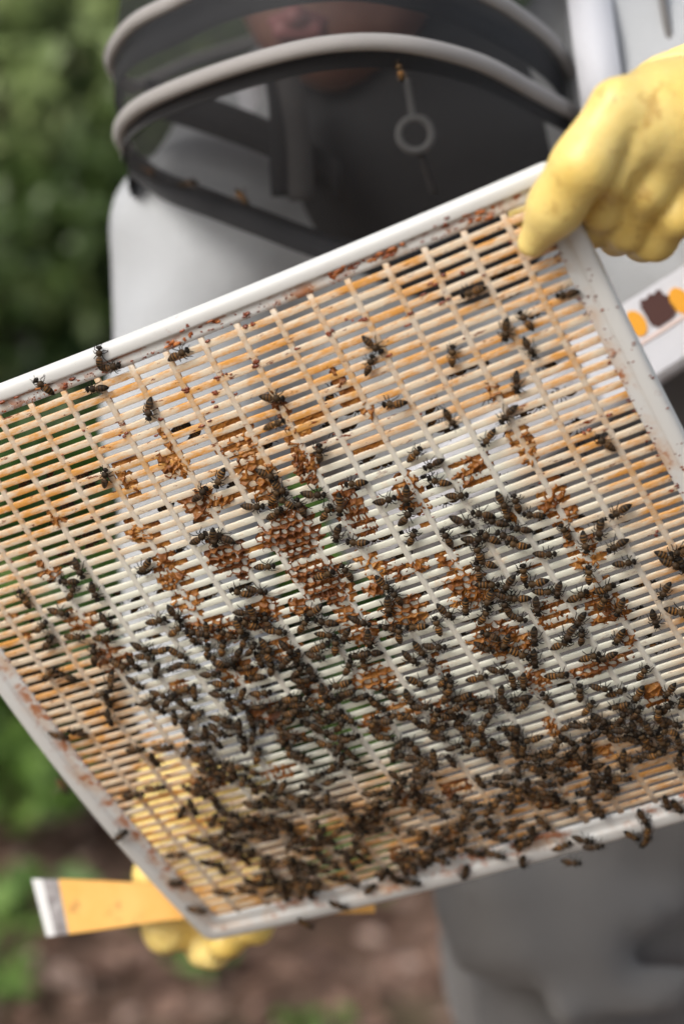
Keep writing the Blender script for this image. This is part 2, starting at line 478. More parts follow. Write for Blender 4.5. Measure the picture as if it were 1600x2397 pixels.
def fast_mesh(name, V, F, mat):
    me = bpy.data.meshes.new(name)
    me.vertices.add(len(V)); me.vertices.foreach_set('co', np.asarray(V, np.float32).ravel())
    k = F.shape[1]
    me.loops.add(F.size); me.loops.foreach_set('vertex_index', F.astype(np.int32).ravel())
    me.polygons.add(len(F)); me.polygons.foreach_set('loop_start', np.arange(0, F.size, k, dtype=np.int32))
    me.update(calc_edges=True); me.validate()
    me.materials.append(mat)
    return me

gx = np.concatenate([-np.geomspace(120, 6, 12), np.linspace(-5, 5, 41), np.geomspace(6, 120, 12)])
gy = np.concatenate([-np.geomspace(60, 1, 8), np.linspace(0, 7, 36), np.geomspace(8, 160, 14)])
GX, GY = np.meshgrid(gx, gy, indexing='ij')
GZ = 0.018 * np.sin(GX * 3.1 + 1) * np.cos(GY * 2.7) + 0.012 * np.sin(GX * 7 + GY * 5)
V = np.stack([GX, GY, GZ], -1).reshape(-1, 3); ny = len(gy)
I = (np.arange(len(gx) - 1)[:, None] * ny + np.arange(ny - 1)).ravel()
tag(obj('ground', fast_mesh('ground', V, np.stack([I, I + ny, I + ny + 1, I + 1], 1), M['soil'])), 'brown garden soil strewn with dead leaves', kind='structure')
def ground_z(x, y): return 0.018 * np.sin(x * 3.1 + 1) * np.cos(y * 2.7) + 0.012 * np.sin(x * 7 + y * 5)

rng = np.random.default_rng(3)
n = 9000
P = np.stack([rng.uniform(-2.6, 2.6, n), rng.uniform(1.6, 6.0, n), np.zeros(n)], 1)
P[:, 2] = ground_z(P[:, 0], P[:, 1]) + rng.uniform(0.008, 0.03, n)
V, F, T = leaf_cloud(P, 0.06, np.zeros((n, 3)), rng, rng.uniform(0, 1, n) ** 1.2, 0, True)
me = fast_mesh('leaf_litter', V, F, M['litter']); set_attr(me, 'tone', T)
tag(obj('leaf_litter', me), 'dry brown and pinkish leaf litter covering the soil', 'leaf litter', kind='stuff')

def shrub(x, y, h, rx, nclump, nleaf, size, mat, label, seed, group, light=0.35):
    rng = np.random.default_rng(seed)
    root = empty('shrub', (x, y, 0))
    stems = []; C = []
    for i in range(nclump):
        a = rng.uniform(0, 2 * math.pi); rr = rx * math.sqrt(rng.uniform(0.05, 1))
        z = h * (0.16 + 0.84 * rng.uniform(0, 1) ** 0.9)
        w = 1 - 0.55 * max(0, z / h - 0.45) ** 1.5
        C.append((rr * math.cos(a) * w, rr * math.sin(a) * w, z))
    C = np.array(C)
    for i in range(7):
        e = C[rng.integers(len(C))] * np.array([0.75, 0.75, 0.95])
        b = np.array([rng.normal() * 0.05, rng.normal() * 0.05, 0])
        m = (b + e) / 2 + np.array([rng.normal() * 0.05, rng.normal() * 0.05, 0.08 * h])
        stems.append(tube(spline([b, m, e], 7), np.linspace(0.016, 0.004, 7) * (0.6 + h / 2), 6))
    V, F = merge(stems)
    build('trunk', V, F, M['bark'], root)
    ci = rng.integers(0, len(C), nleaf)
    off = rng.normal(size=(nleaf, 3)); off /= np.linalg.norm(off, axis=1)[:, None]
    rad = rng.uniform(0.55, 1.0, nleaf)[:, None] * (0.10 + 0.10 * rng.uniform(0, 1, len(C)))[ci][:, None] * (0.6 + 0.4 * h)
    pos = C[ci] + off * rad * np.array([1, 1, 0.75])
    pos[:, 2] = np.maximum(pos[:, 2], 0.02)
    ctone = rng.uniform(0, 1, len(C)); ctone = np.where(ctone > .5, .55 + .45 * ctone, ctone * .5)
    tone = np.clip(ctone[ci] * 0.95 + rng.uniform(-0.2, 0.3, nleaf) * light * 2, 0, 1)
    V, F, T = leaf_cloud(pos, size, off, rng, tone)
    me = fast_mesh('crown', V, F, mat); set_attr(me, 'tone', T)
    obj('crown', me, root)
    return tag(root, label, 'shrub', group)
tall = 'tall dark green shrub in the row behind the beekeeper'
for i, (x, y, h, rx, lb) in enumerate([(-1.75, 5.0, 2.5, .6, tall), (-1.1, 4.75, 2.3, .55, tall), (-0.58, 4.5, 2.2, .5, 'tall pale-leaved shrub rising between the veil hoop and the top rim'), (-0.1, 4.9, 2.4, .5, tall), (0.45, 4.9, 2.3, .55, tall), (1.05, 4.8, 2.4, .6, tall), (1.75, 5.0, 2.3, .6, tall)]):
    shrub(x, y, h, rx, 52, 7600, 0.062, M['leaf'], lb, 20 + i, 'tall shrubs in the row')
dark = 'added bush, leaves darkened as shade, between the tall shrubs and the low bushes'
for i, (x, y, h, rx) in enumerate([(-1.25, 4.4, 1.05, .36), (-0.78, 4.38, 1.0, .34), (-0.36, 4.42, 1.08, .34), (0.1, 4.45, 1.0, .34), (0.6, 4.45, 1.1, .36)]):  # row added to stand for the hedge's shaded lower part
    shrub(x, y, h, rx, 34, 4200, 0.055, M['leaf_shade'], dark, 140 + i, 'bushes with shade-dark leaves')
low = 'low bright green bush growing in front of the tall shrubs'
for i, (x, y, h, rx, lb) in enumerate([(-1.1, 4.15, .62, .34, low), (-0.56, 4.02, .66, .36, 'low bright green bush behind the hive tool blade'), (-0.12, 4.2, .6, .28, 'low green bush showing under the bottom rim, beside the grey trousers'), (0.3, 4.15, .55, .3, low), (0.85, 4.2, .5, .32, low)]):
    shrub(x, y, h, rx, 22, 2900, 0.055, M['leaf2'], lb, 60 + i, 'low bushes in front of the shrubs', 0.5)
far = [(-6, 9, 4.2), (-3.5, 10, 5), (-1, 9.5, 4.6), (1.5, 10, 5), (4, 9.5, 4.5), (6.5, 10, 5)]
for i, (x, y, h) in enumerate(far):
    rng = np.random.default_rng(90 + i); root = empty('tree', (x, y, 0))
    st = [tube(spline([(0, 0, 0), (.05, 0, h * .3), (.1, .05, h * .7)], 8), np.linspace(.13, .04, 8), 8)]
    C = []
    for j in range(34):
        a, z = rng.uniform(0, 6.28), h * rng.uniform(.22, 1); w = 1.5 * math.sin(math.pi * min(1, (z / h - .1) / 1.0)) ** .6
        C.append((w * rng.uniform(.2, 1) * math.cos(a), w * rng.uniform(.2, 1) * math.sin(a), z))
    C = np.array(C)
    for j in range(9): st.append(tube(spline([(.05, 0, h * .3), (C[j] + (0, 0, h * .3)) / 2, C[j]], 6), np.linspace(.04, .01, 6), 6))
    build('trunk', *merge(st), M['bark'], root)
    m_ = 4200; ci = rng.integers(0, 34, m_); off = rng.normal(size=(m_, 3)); off /= np.linalg.norm(off, axis=1)[:, None]
    V, F, T = leaf_cloud(C[ci] + off * rng.uniform(.3, .55, (m_, 1)), .17, off, rng, np.clip(rng.uniform(0, 1, 34)[ci] * .7 + rng.uniform(-.2, .2, m_), 0, 1))
    me = fast_mesh('crown', V, F, M['leaf']); set_attr(me, 'tone', T); obj('crown', me, root)
    tag(root, 'broad leafy tree standing behind the row of shrubs', 'tree', 'trees behind the shrubs')
for i, (x, y, s) in enumerate([(-0.04, 3.05, .5), (-0.30, 3.5, .6), (-0.50, 3.45, .9), (0.02, 3.75, .8), (-0.22, 3.3, .5), (-0.60, 3.0, 1.0), (-0.52, 3.2, .9), (0.5, 3.5, 1), (0.9, 3.3, 1)]):
    rng = np.random.default_rng(200 + i); root = empty('weed', (x, y, float(ground_z(x, y))))
    m_ = 26; a = rng.uniform(0, 6.28, m_); r = rng.uniform(.01, .11, m_) * s
    pos = np.stack([r * np.cos(a), r * np.sin(a), rng.uniform(.02, .12, m_) * s], 1); od = pos / (np.linalg.norm(pos, axis=1)[:, None] + 1e-9)
    V, F, T = leaf_cloud(pos, .075 * s, od, rng, rng.uniform(.5, 1, m_))
    me = fast_mesh('leaves', V, F, M['leaf2']); set_attr(me, 'tone', T); obj('leaves', me, root)
    build('stem', *merge([tube([(0, 0, 0), q * .6, q], .002, 5) for q in pos[:9]]), M['leaf2'], root)
    tag(root, ['small bright green weed rooted straight below the lower glove', 'small green weed in the litter below the hive tool shaft', 'leafy green weed below the hive tool blade'][i] if i < 3 else 'small bright green weed sprouting from the leaf litter', 'weed', 'weeds in the leaf litter')

# ================================================================== QUEEN EXCLUDER
ex = empty('queen_excluder', mat=MS)
tag(ex, 'white plastic queen excluder grid, amber stained and covered with bees', 'queen excluder')
XL, XR, YT, YB = -0.2116, 0.2150, 0.2004, -0.1935
PITCHY = 0.006974
# rim: profile swept round the four sides
prof = [(0, -.0030), (0, .0012), (.04, .0024), (.10, .0031), (.20, .0034), (.42, .0033), (.50, .0028), (.55, .0018), (.59, .0012), (.80, .0011), (.985, .0010), (1, .0006), (1, -.0010), (.6, -.0012), (.3, -.0030)]
def rect_loop(x0, x1, y0, y1, rad, n):
    pts = []
    for cx, cy, a0 in ((x1 - rad, y1 - rad, 0), (x0 + rad, y1 - rad, 90), (x0 + rad, y0 + rad, 180), (x1 - rad, y0 + rad, 270)):
        for q in range(6):
            a = R(a0 + q * 18); pts.append((cx + rad * math.cos(a), cy + rad * math.sin(a)))
    out = []
    for i in range(len(pts)):
        a, b = np.array(pts[i]), np.array(pts[(i + 1) % len(pts)])
        k_ = n if (i % 6) == 5 else 1
        for q in range(k_): out.append(a + (b - a) * q / k_)
    return np.array(out)
outer = rect_loop(-HW, HW, -HH, HH, .007, 36); inner = rect_loop(XL, XR, YB, YT, .0015, 36)
rings = []
for t, z in prof + [prof[0]]:
    q = outer + (inner - outer) * t
    rings.append(bent(np.column_stack([q, np.full(len(q), z)])))
v, f = loft(rings, True)
build('rim', v, [q[::-1] for q in f], M['rim'], ex)
wr = np.random.default_rng(5)
slat_prof = np.array([(-.00190, -.0006), (-.00198, .00030), (-.00186, .00056), (-.0015, .00070), (.0015, .00070), (.00186, .00056), (.00198, .00030), (.00190, -.0006)])
for kk in range(56):
    y0 = .1987 - (kk + .5) * PITCHY
    xs = np.linspace(XL - .0012, XR + .0012, 44)
    j = wr.normal(0, .00007, 44); j2 = wr.normal(0, .00005, 44)
    rr = [bent(np.column_stack([np.full(8, x), y0 + slat_prof[:, 0] * (1 + 8 * j2[i] * 10) + j[i], slat_prof[:, 1]])) for i, x in enumerate(xs)]
    v, f = loft(rr, True, True)
    build('slat', v, f, M['slat'], ex)
dv = np.array([(-.0018, -.0008), (-.0018, .0005), (-.0013, .0009), (.0013, .0009), (.0018, .0005), (.0018, -.0008)])
for i in range(-4, 14):
    x0 = (i - 4.4306) * .023
    ys = np.linspace(YB - .001, YT + .001, 44)
    rr = [bent(np.column_stack([x0 + dv[:, 0] + wr.normal(0, .00005), np.full(6, y), dv[:, 1]])) for y in ys]
    v, f = loft(rr, True, True)
    build('divider', v, [q[::-1] for q in f], M['divider'], ex)

# burr comb: ragged patches of wax cells in and over the slots
COMBS = [c.split(',') for c in '''-71,138,8,12,s -72,127,8,5,f -36,153,5,13,s -44,139,7,14,s -66,148,18,5,f 3,149,22,8,f 4,142,22,8,f 3,135,23,12,s 36,149,7,15,s 50,135,21,5,f 34,129,8,11,s 34,113,9,17,s 42,128,7,5,f 74,150,6,13,s 77,144,12,8,f 76,135,15,7,f
72,107,21,6,f 81,128,6,10,s 120,79,20,7,f 117,75,20,13,s 118,66,19,7,f 79,73,15,21,s 79,51,9,6,f 43,74,16,29,s 150,113,6,10,s 156,109,9,6,f 151,80,11,15,s 150,70,8,13,s 155,53,9,5,f 151,36,15,23,s 151,7,15,20,s 125,39,4,9,s
-37,138,11,15,s -38,110,19,15,s -27,108,15,7,s -16,107,11,5,f 3,112,18,28,s 10,122,9,5,f 32,110,12,20,s 3,74,31,25,c 4,67,20,6,f -39,73,21,25,c -21,74,15,5,f -49,68,11,8,f -77,68,14,29,s -64,74,19,5,f -71,80,12,5,f 3,42,26,24,c
5,52,20,5,f 5,27,13,10,c -37,34,17,17,s -16,28,12,12,s -81,55,13,12,s -153,113,7,6,f -150,99,13,7,s -152,107,4,5,s -83,113,9,6,f -82,106,13,13,s -71,106,7,6,f -74,100,7,6,f -83,99,8,6,f -82,93,12,8,f -72,93,7,6,f -77,86,12,12,s
-83,73,11,16,s -150,64,18,13,s -126,131,9,10,s -153,78,9,5,f -147,34,19,19,s -141,31,12,12,s -192,80,9,5,s -191,64,7,4,s 36,38,12,19,s 48,30,10,13,s 61,29,12,8,s 78,26,12,10,s 81,7,20,20,c 80,-3,23,12,s 39,2,23,20,c 8,4,18,25,s
78,-34,24,23,c 1,-30,20,12,f -1,-35,24,16,c 79,17,9,6,f 15,28,9,12,s 30,24,12,8,s 38,-39,9,13,s 3,-62,24,13,s 30,-72,28,14,s 119,-22,20,7,f 117,-31,20,17,s 147,-34,18,27,s 121,-72,35,6,f 122,-75,35,9,c 86,-70,13,18,s 144,-109,14,19,s
148,-63,8,13,s 151,-4,17,10,s 121,6,12,9,f 145,-43,20,8,s 91,-41,13,18,s -80,35,15,18,s -68,29,16,16,c -50,27,12,12,s -41,3,17,16,s -77,-3,19,19,s -118,-2,13,13,s -39,-32,12,18,s -78,-37,18,21,s -73,-59,15,9,s 78,-109,9,14,s 76,-142,11,12,s
96,-138,10,9,s 46,-166,12,11,s -32,-132,15,13,s -71,-140,18,11,s -61,-178,15,12,s -27,-171,15,13,s 0,-135,18,13,s -19,-68,18,13,s -144,-75,22,13,s -133,-122,19,12,s -114,-139,11,11,s -164,-137,12,12,s -95,-82,18,11,s'''.split()]
def comb_patch(x, y, w, h, kind, seed):
    rng = np.random.default_rng(seed)
    res = .00045
    if kind == 'f': w, h = w * 1.0, min(h, .0062)
    nx, ny = int(w / res) + 3, int(h / res) + 3
    X, Y = np.meshgrid((np.arange(nx) - nx / 2) * res, (np.arange(ny) - ny / 2) * res, indexing='ij')
    ang = np.arctan2(Y / h, X / w)
    rad = np.hypot(X / (w / 2), Y / (h / 2)) if kind != 'f' else np.maximum(np.abs(X / (w / 2)), np.abs(Y / (h / 2)))
    edge = 1 + sum(rng.uniform(.02, .10) * np.sin(ang * q + rng.uniform(0, 6)) for q in (2, 3, 4, 7, 13)) * (1 if kind != 'f' else .35)
    # jittered hexagonal cells
    cp = .0052; C = []
    for i in range(-12, 13):
        for j in range(-12, 13):
            jit = .10 if kind == 'c' else .24
            C.append(((i + .5 * (j % 2)) * cp + rng.normal() * cp * jit, j * cp * .87 + rng.normal() * cp * jit))
    C = np.array(C); C = C[(np.abs(C[:, 0]) < w / 2 + .007) & (np.abs(C[:, 1]) < h / 2 + .007)]
    D = np.hypot(X[..., None] - C[:, 0], Y[..., None] - C[:, 1]); D.sort(axis=-1)
    wall = np.clip(1.25 - (D[..., 1] - D[..., 0]) / .0011, 0, 1)
    nz = sum(np.sin(X * rng.normal() * a + Y * rng.normal() * a + rng.uniform(0, 6)) for a in (300, 600, 900, 1400)) / 4
    mask = rad < edge
    fall = np.clip((edge - rad) / .45, 0, 1)
    if kind == 'c': Z = -.0006 + wall * (.0036 + .0016 * nz) * (.3 + .7 * fall) + .0003 * nz
    elif kind == 's': Z = .0000 + wall * (.0014 + .0016 * nz) * (.4 + .6 * fall) + .0003 * nz + .0012 * np.clip(nz + .1, 0, 1) * fall; mask &= (nz + 1.2 * fall > -.42)
    else: Z = -.0001 + .0004 * nz + wall * .0005
    idx = -np.ones(X.shape, int); use = mask
    q = use[:-1, :-1] & use[1:, :-1] & use[1:, 1:] & use[:-1, 1:]
    pts = np.zeros_like(use); pts[:-1, :-1] |= q; pts[1:, :-1] |= q; pts[1:, 1:] |= q; pts[:-1, 1:] |= q
    if not q.any(): return None
    idx[pts] = np.arange(pts.sum()); a, b = np.nonzero(q)
    Fc = np.stack([idx[a, b], idx[a + 1, b], idx[a + 1, b + 1], idx[a, b + 1]], 1)
    Vt = np.column_stack([X[pts] + x, Y[pts] + y, Z[pts]]); m_ = len(Vt)
    Vb = Vt.copy(); Vb[:, 2] = -.0012
    from collections import Counter
    ed = Counter()
    for fc in Fc.tolist():
        for u, w_ in zip(fc, fc[1:] + fc[:1]): ed[(u, w_)] += 1
    side = [(u, u + m_, w_ + m_, w_) for (u, w_) in ed if (w_, u) not in ed]
    side = [s_[::-1] for s_ in side]
    Fa = np.concatenate([Fc, Fc[:, ::-1] + m_, np.array(side)])
    return bent(np.concatenate([Vt, Vb])), Fa
CL = []
for i, (x, y, w, h, kind) in enumerate(COMBS):
    x, y, w, h = (float(q) / 1000 for q in (x, y, w, h))
    sc = 1.1 if kind == 'f' else 1.34
    r_ = comb_patch(x, y, max(w * sc, .005), max(h * sc, .0045), kind, 300 + i)
    if r_ is None: continue
    mat = M[['wax', 'wax', 'wax_pale', 'wax_dark', 'wax'][i % 5]] if kind != 'c' else M[['wax', 'wax_dark'][i % 2]]
    me = fast_mesh('burr_comb', r_[0], r_[1], mat); me.polygons.foreach_set('use_smooth', [True] * len(me.polygons))
    o = obj('burr_comb', me, ex)
    if kind == 'c': o['label'] = 'patch of open hexagonal wax cells'
    CL.append((x, y, max(w, h) / 2, kind))
PROP = [tuple(float(q) / 1000 for q in c.split(',')) for c in '''37,176 60,177 17,176 11,176 -9,177 5,170 2,163 84,177 17,207 11,209 44,204 39,198 46,197 18,197 16,164 -9,155
-78,176 -43,158 -116,208 -105,208 -69,205 -74,203 -57,164 -31,164 -59,207 143,207 147,207 134,203 111,206 117,206 125,206 167,207
172,210 148,180 156,180 164,181 104,178 94,179 150,169 130,169 174,174 139,179 154,207 126,166 106,153 162,211 182,204 226,158
225,153 230,133 229,110 226,103 231,90 220,122 220,144 226,143 220,118 218,109 225,134 229,69 227,47 226,42 223,32 185,72
202,78 214,20 215,23 193,-2'''.split()]
bits = []
pr = np.random.default_rng(8)
def crumb(x, y, z, sx, sy, sz):
    a = np.arange(7) / 7 * 2 * math.pi; rr = []
    for t, zz in ((1, -.3), (.92, .35), (.5, .85), (.06, 1)):
        q = t * (1 + pr.normal(0, .22, 7))
        rr.append(np.column_stack([x + sx * q * np.cos(a), y + sy * q * np.sin(a), np.full(7, z) + sz * zz]))
    return loft(rr, True, True)
for x, y in PROP:
    z = .0009 if abs(x) < .212 and -.193 < y < .2 else .0012
    if y > .2075 or x > .222: z = .0031
    sc_ = .55 if x > .21 else 1
    for q in range(pr.integers(1, 4)):
        bits.append(crumb(x + pr.normal(0, .0015), y + pr.normal(0, .001), z, sc_ * pr.uniform(.0007, .0024), sc_ * pr.uniform(.0005, .0012), sc_ * pr.uniform(.0003, .0009)))
for q in range(330):      # crumbs lining the foot of the rim and the slot ends
    s_ = pr.random()
    if s_ < .42: x, y, z = pr.uniform(-.21, .2), .2012 + abs(pr.normal(0, .0022)), .0010
    elif s_ < .72: x, y, z = XR + pr.normal(.0005, .0012), pr.uniform(-.16, .19), .0009
    elif s_ < .85: x, y, z = XL + pr.normal(0, .001), pr.uniform(-.19, .1), .0009
    else: x, y, z = (pr.integers(-4, 14) - 4.43) * .023 + pr.choice([-.0022, .0022]), pr.uniform(.02, .2), .0006
    bits.append(crumb(x, y, z, pr.uniform(.0004, .0014), pr.uniform(.0003, .0007), pr.uniform(.0001, .0005)))
v, f = merge(bits)
o = build('propolis', bent(v), f, M['propolis'], ex); o['kind'] = 'stuff'
bits = []
for q in range(24):       # rusty smears on the top rim and beside the gripped corner
    cx = pr.choice([-.21, -.19, -.13, -.10, -.05, .0, .03, .07, .10, .13, .16, .19]) + pr.normal(0, .006); cy = pr.uniform(.2025, .2105)
    for w_ in range(pr.integers(3, 8)):
        x, y = cx + pr.normal(0, .005), cy + pr.normal(0, .0012)
        bits.append(crumb(x, y, .0011 if y < .2065 else .0026, pr.uniform(.0008, .0034), pr.uniform(.0004, .0013), pr.uniform(.0003, .0007)))
v, f = merge(bits)
o = build('propolis', bent(v), f, M['rust'], ex); o['kind'] = 'stuff'

# ================================================================== HONEYBEES
def bee_body(seed, tone):
    rng = np.random.default_rng(seed)
    pr_ = [(7.2, .02), (7.0, .7), (6.5, 1.3), (5.9, 1.55), (5.2, 1.5), (4.7, 1.0), (4.5, .6), (4.25, 1.1), (3.7, 1.8), (2.9, 2.15), (2.0, 2.15), (1.2, 1.75), (.7, 1.1), (.45, .7), (.2, 1.1), (-.4, 1.8), (-1.5, 2.2), (-2.8, 2.3), (-4.0, 2.1), (-5.3, 1.65), (-6.5, 1.0), (-7.2, .4), (-7.5, .02)]
    curl = rng.uniform(-.35, .35); rings = []; al = []
    for x, r in pr_:
        a = np.arange(10) / 10 * 2 * math.pi
        yo = curl * (max(0, -x) / 7) ** 2 * 3; zo = 2.7 - .7 * (max(0, -x) / 7) ** 1.5 - (.5 if x > 4.6 else 0)
        wd = 1.12 if x > 4.55 else 1.0
        rings.append(np.column_stack([np.full(10, x), yo + wd * .98 * r * np.cos(a), zo + .84 * r * np.sin(a)])); al += [(x + 7.3) / 14.5] * 10
    parts = [loft(rings, True, True)]
    for s in (-1, 1):
        for hx, fx in ((3.4, 5.2), (2.4, 2.6), (1.3, -1.8)):
            k1 = np.array([hx + .5 * (fx - hx) + rng.normal() * .3, s * (2.9 + rng.normal() * .3), 2.7 + rng.normal() * .3])
            k2 = np.array([fx + rng.normal() * .6, s * (3.9 + rng.normal() * .5), .9]); k3 = k2 + np.array([.5 * np.sign(fx - hx), s * .6, -.85])
            t_ = tube([(hx, s * 1.4, 1.6), k1, k2, k3], [.30, .30, .26, .13], 5); parts.append(t_); al += [.12 if hx < 2 else .86] * len(t_[0])
        t_ = tube([(6.6, s * .6, 2.9), (7.4, s * 1.3, 3.3), (8.9, s * 2.1 + rng.normal() * .3, 2.6)], [.16, .16, .13], 4); parts.append(t_); al += [.9] * len(t_[0])
        e_ = loft([np.column_stack([np.full(6, 5.9) + .9 * c_ * np.cos(np.arange(6) * 1.047), s * (1.35 + .55 * q) + 0 * np.arange(6), 2.5 + 1.1 * c_ * np.sin(np.arange(6) * 1.047)]) for q, c_ in ((0, 1.0), (.7, .8), (1.1, .3))], True, True)
        parts.append(e_); al += [.9] * len(e_[0])
    v, f = merge(parts); v *= .001
    me = mesh_from('honeybee', v, f, M['bee'])
    set_attr(me, 'along', al); set_attr(me, 'tone', [tone] * len(v))
    return me, v, f, np.array(al)
def wing_mesh(s, spread, lift):
    out = [(0, 0), (-1.6, .9), (-4, 1.75), (-6.6, 2.1), (-8.4, 1.7), (-9.0, .8), (-8.2, .0), (-5.5, -.35), (-2.5, -.45)]
    hind = [(-1.0, -.3), (-3, -.55), (-5.4, -1.0), (-6.3, -1.7), (-5.6, -2.35), (-3.6, -2.2), (-1.6, -1.2)]
    V, F = [], []
    for pts, dz in ((out, 0), (hind, -.12)):
        o = len(V); a = spread
        c0 = np.mean(pts, 0)
        for q in [tuple(c0)] + pts:
            x, y = q[0], q[1]
            xr, yr = x * math.cos(a) - y * math.sin(a), x * math.sin(a) + y * math.cos(a)
            z = 4.35 + dz + lift * (-x) / 9 - .05 * y * y + (.18 if q is not pts[0] and q == tuple(c0) else 0)
            V.append((2.4 + xr, s * (0.9 + yr), z))
        n_ = len(pts)
        F += [(o, o + 1 + i, o + 1 + (i + 1) % n_) for i in range(n_)]
    return np.array(V) * .001, F
BODY = [bee_body(40 + i, t) for i, t in enumerate((.0, .1, .25, .4, .6, .9, .12, .65))]
WINGS = []
for sp, lf in ((.02, -.5), (-.14, -.1), (-.42, .3), (-1.15, 1.2)):
    pair = []
    for s in (1, -1):
        v, f = wing_mesh(s, sp, lf)
        pair.append(mesh_from('wing', v, f, M['wing']))
    WINGS.append(pair)
def make_bee(mat, body, wings, label, group, cat='bee'):
    o = obj('honeybee', BODY[body][0]); o.matrix_world = mat
    for m_ in WINGS[wings]:
        w = obj('wing', m_, o)
    return tag(o, label, cat, group)
def sheet_pose(x, y, ang, z, tilt=0.0, roll=0.0, s=1.0, back=False):
    e = 1e-4
    dx = (bulge(x + e, y) - bulge(x - e, y)) / (2 * e); dy = (bulge(x, y + e) - bulge(x, y - e)) / (2 * e)
    n = Vector((-dx, -dy, 1)).normalized()
    fwd = Vector((math.cos(R(ang)), math.sin(R(ang)), 0)); fwd = (fwd - n * fwd.dot(n)).normalized()
    lef = n.cross(fwd)
    m = Matrix(((fwd.x, lef.x, n.x, x), (fwd.y, lef.y, n.y, y), (fwd.z, lef.z, n.z, bulge(x, y) + z), (0, 0, 0, 1)))
    if back:
        m = Matrix(((fwd.x, -lef.x, -n.x, x), (fwd.y, -lef.y, -n.y, y), (fwd.z, -lef.z, -n.z, bulge(x, y) - z), (0, 0, 0, 1)))
    return m @ Matrix.Rotation(tilt, 4, 'Y') @ Matrix.Rotation(roll, 4, 'X') @ Matrix.Scale(s, 4)
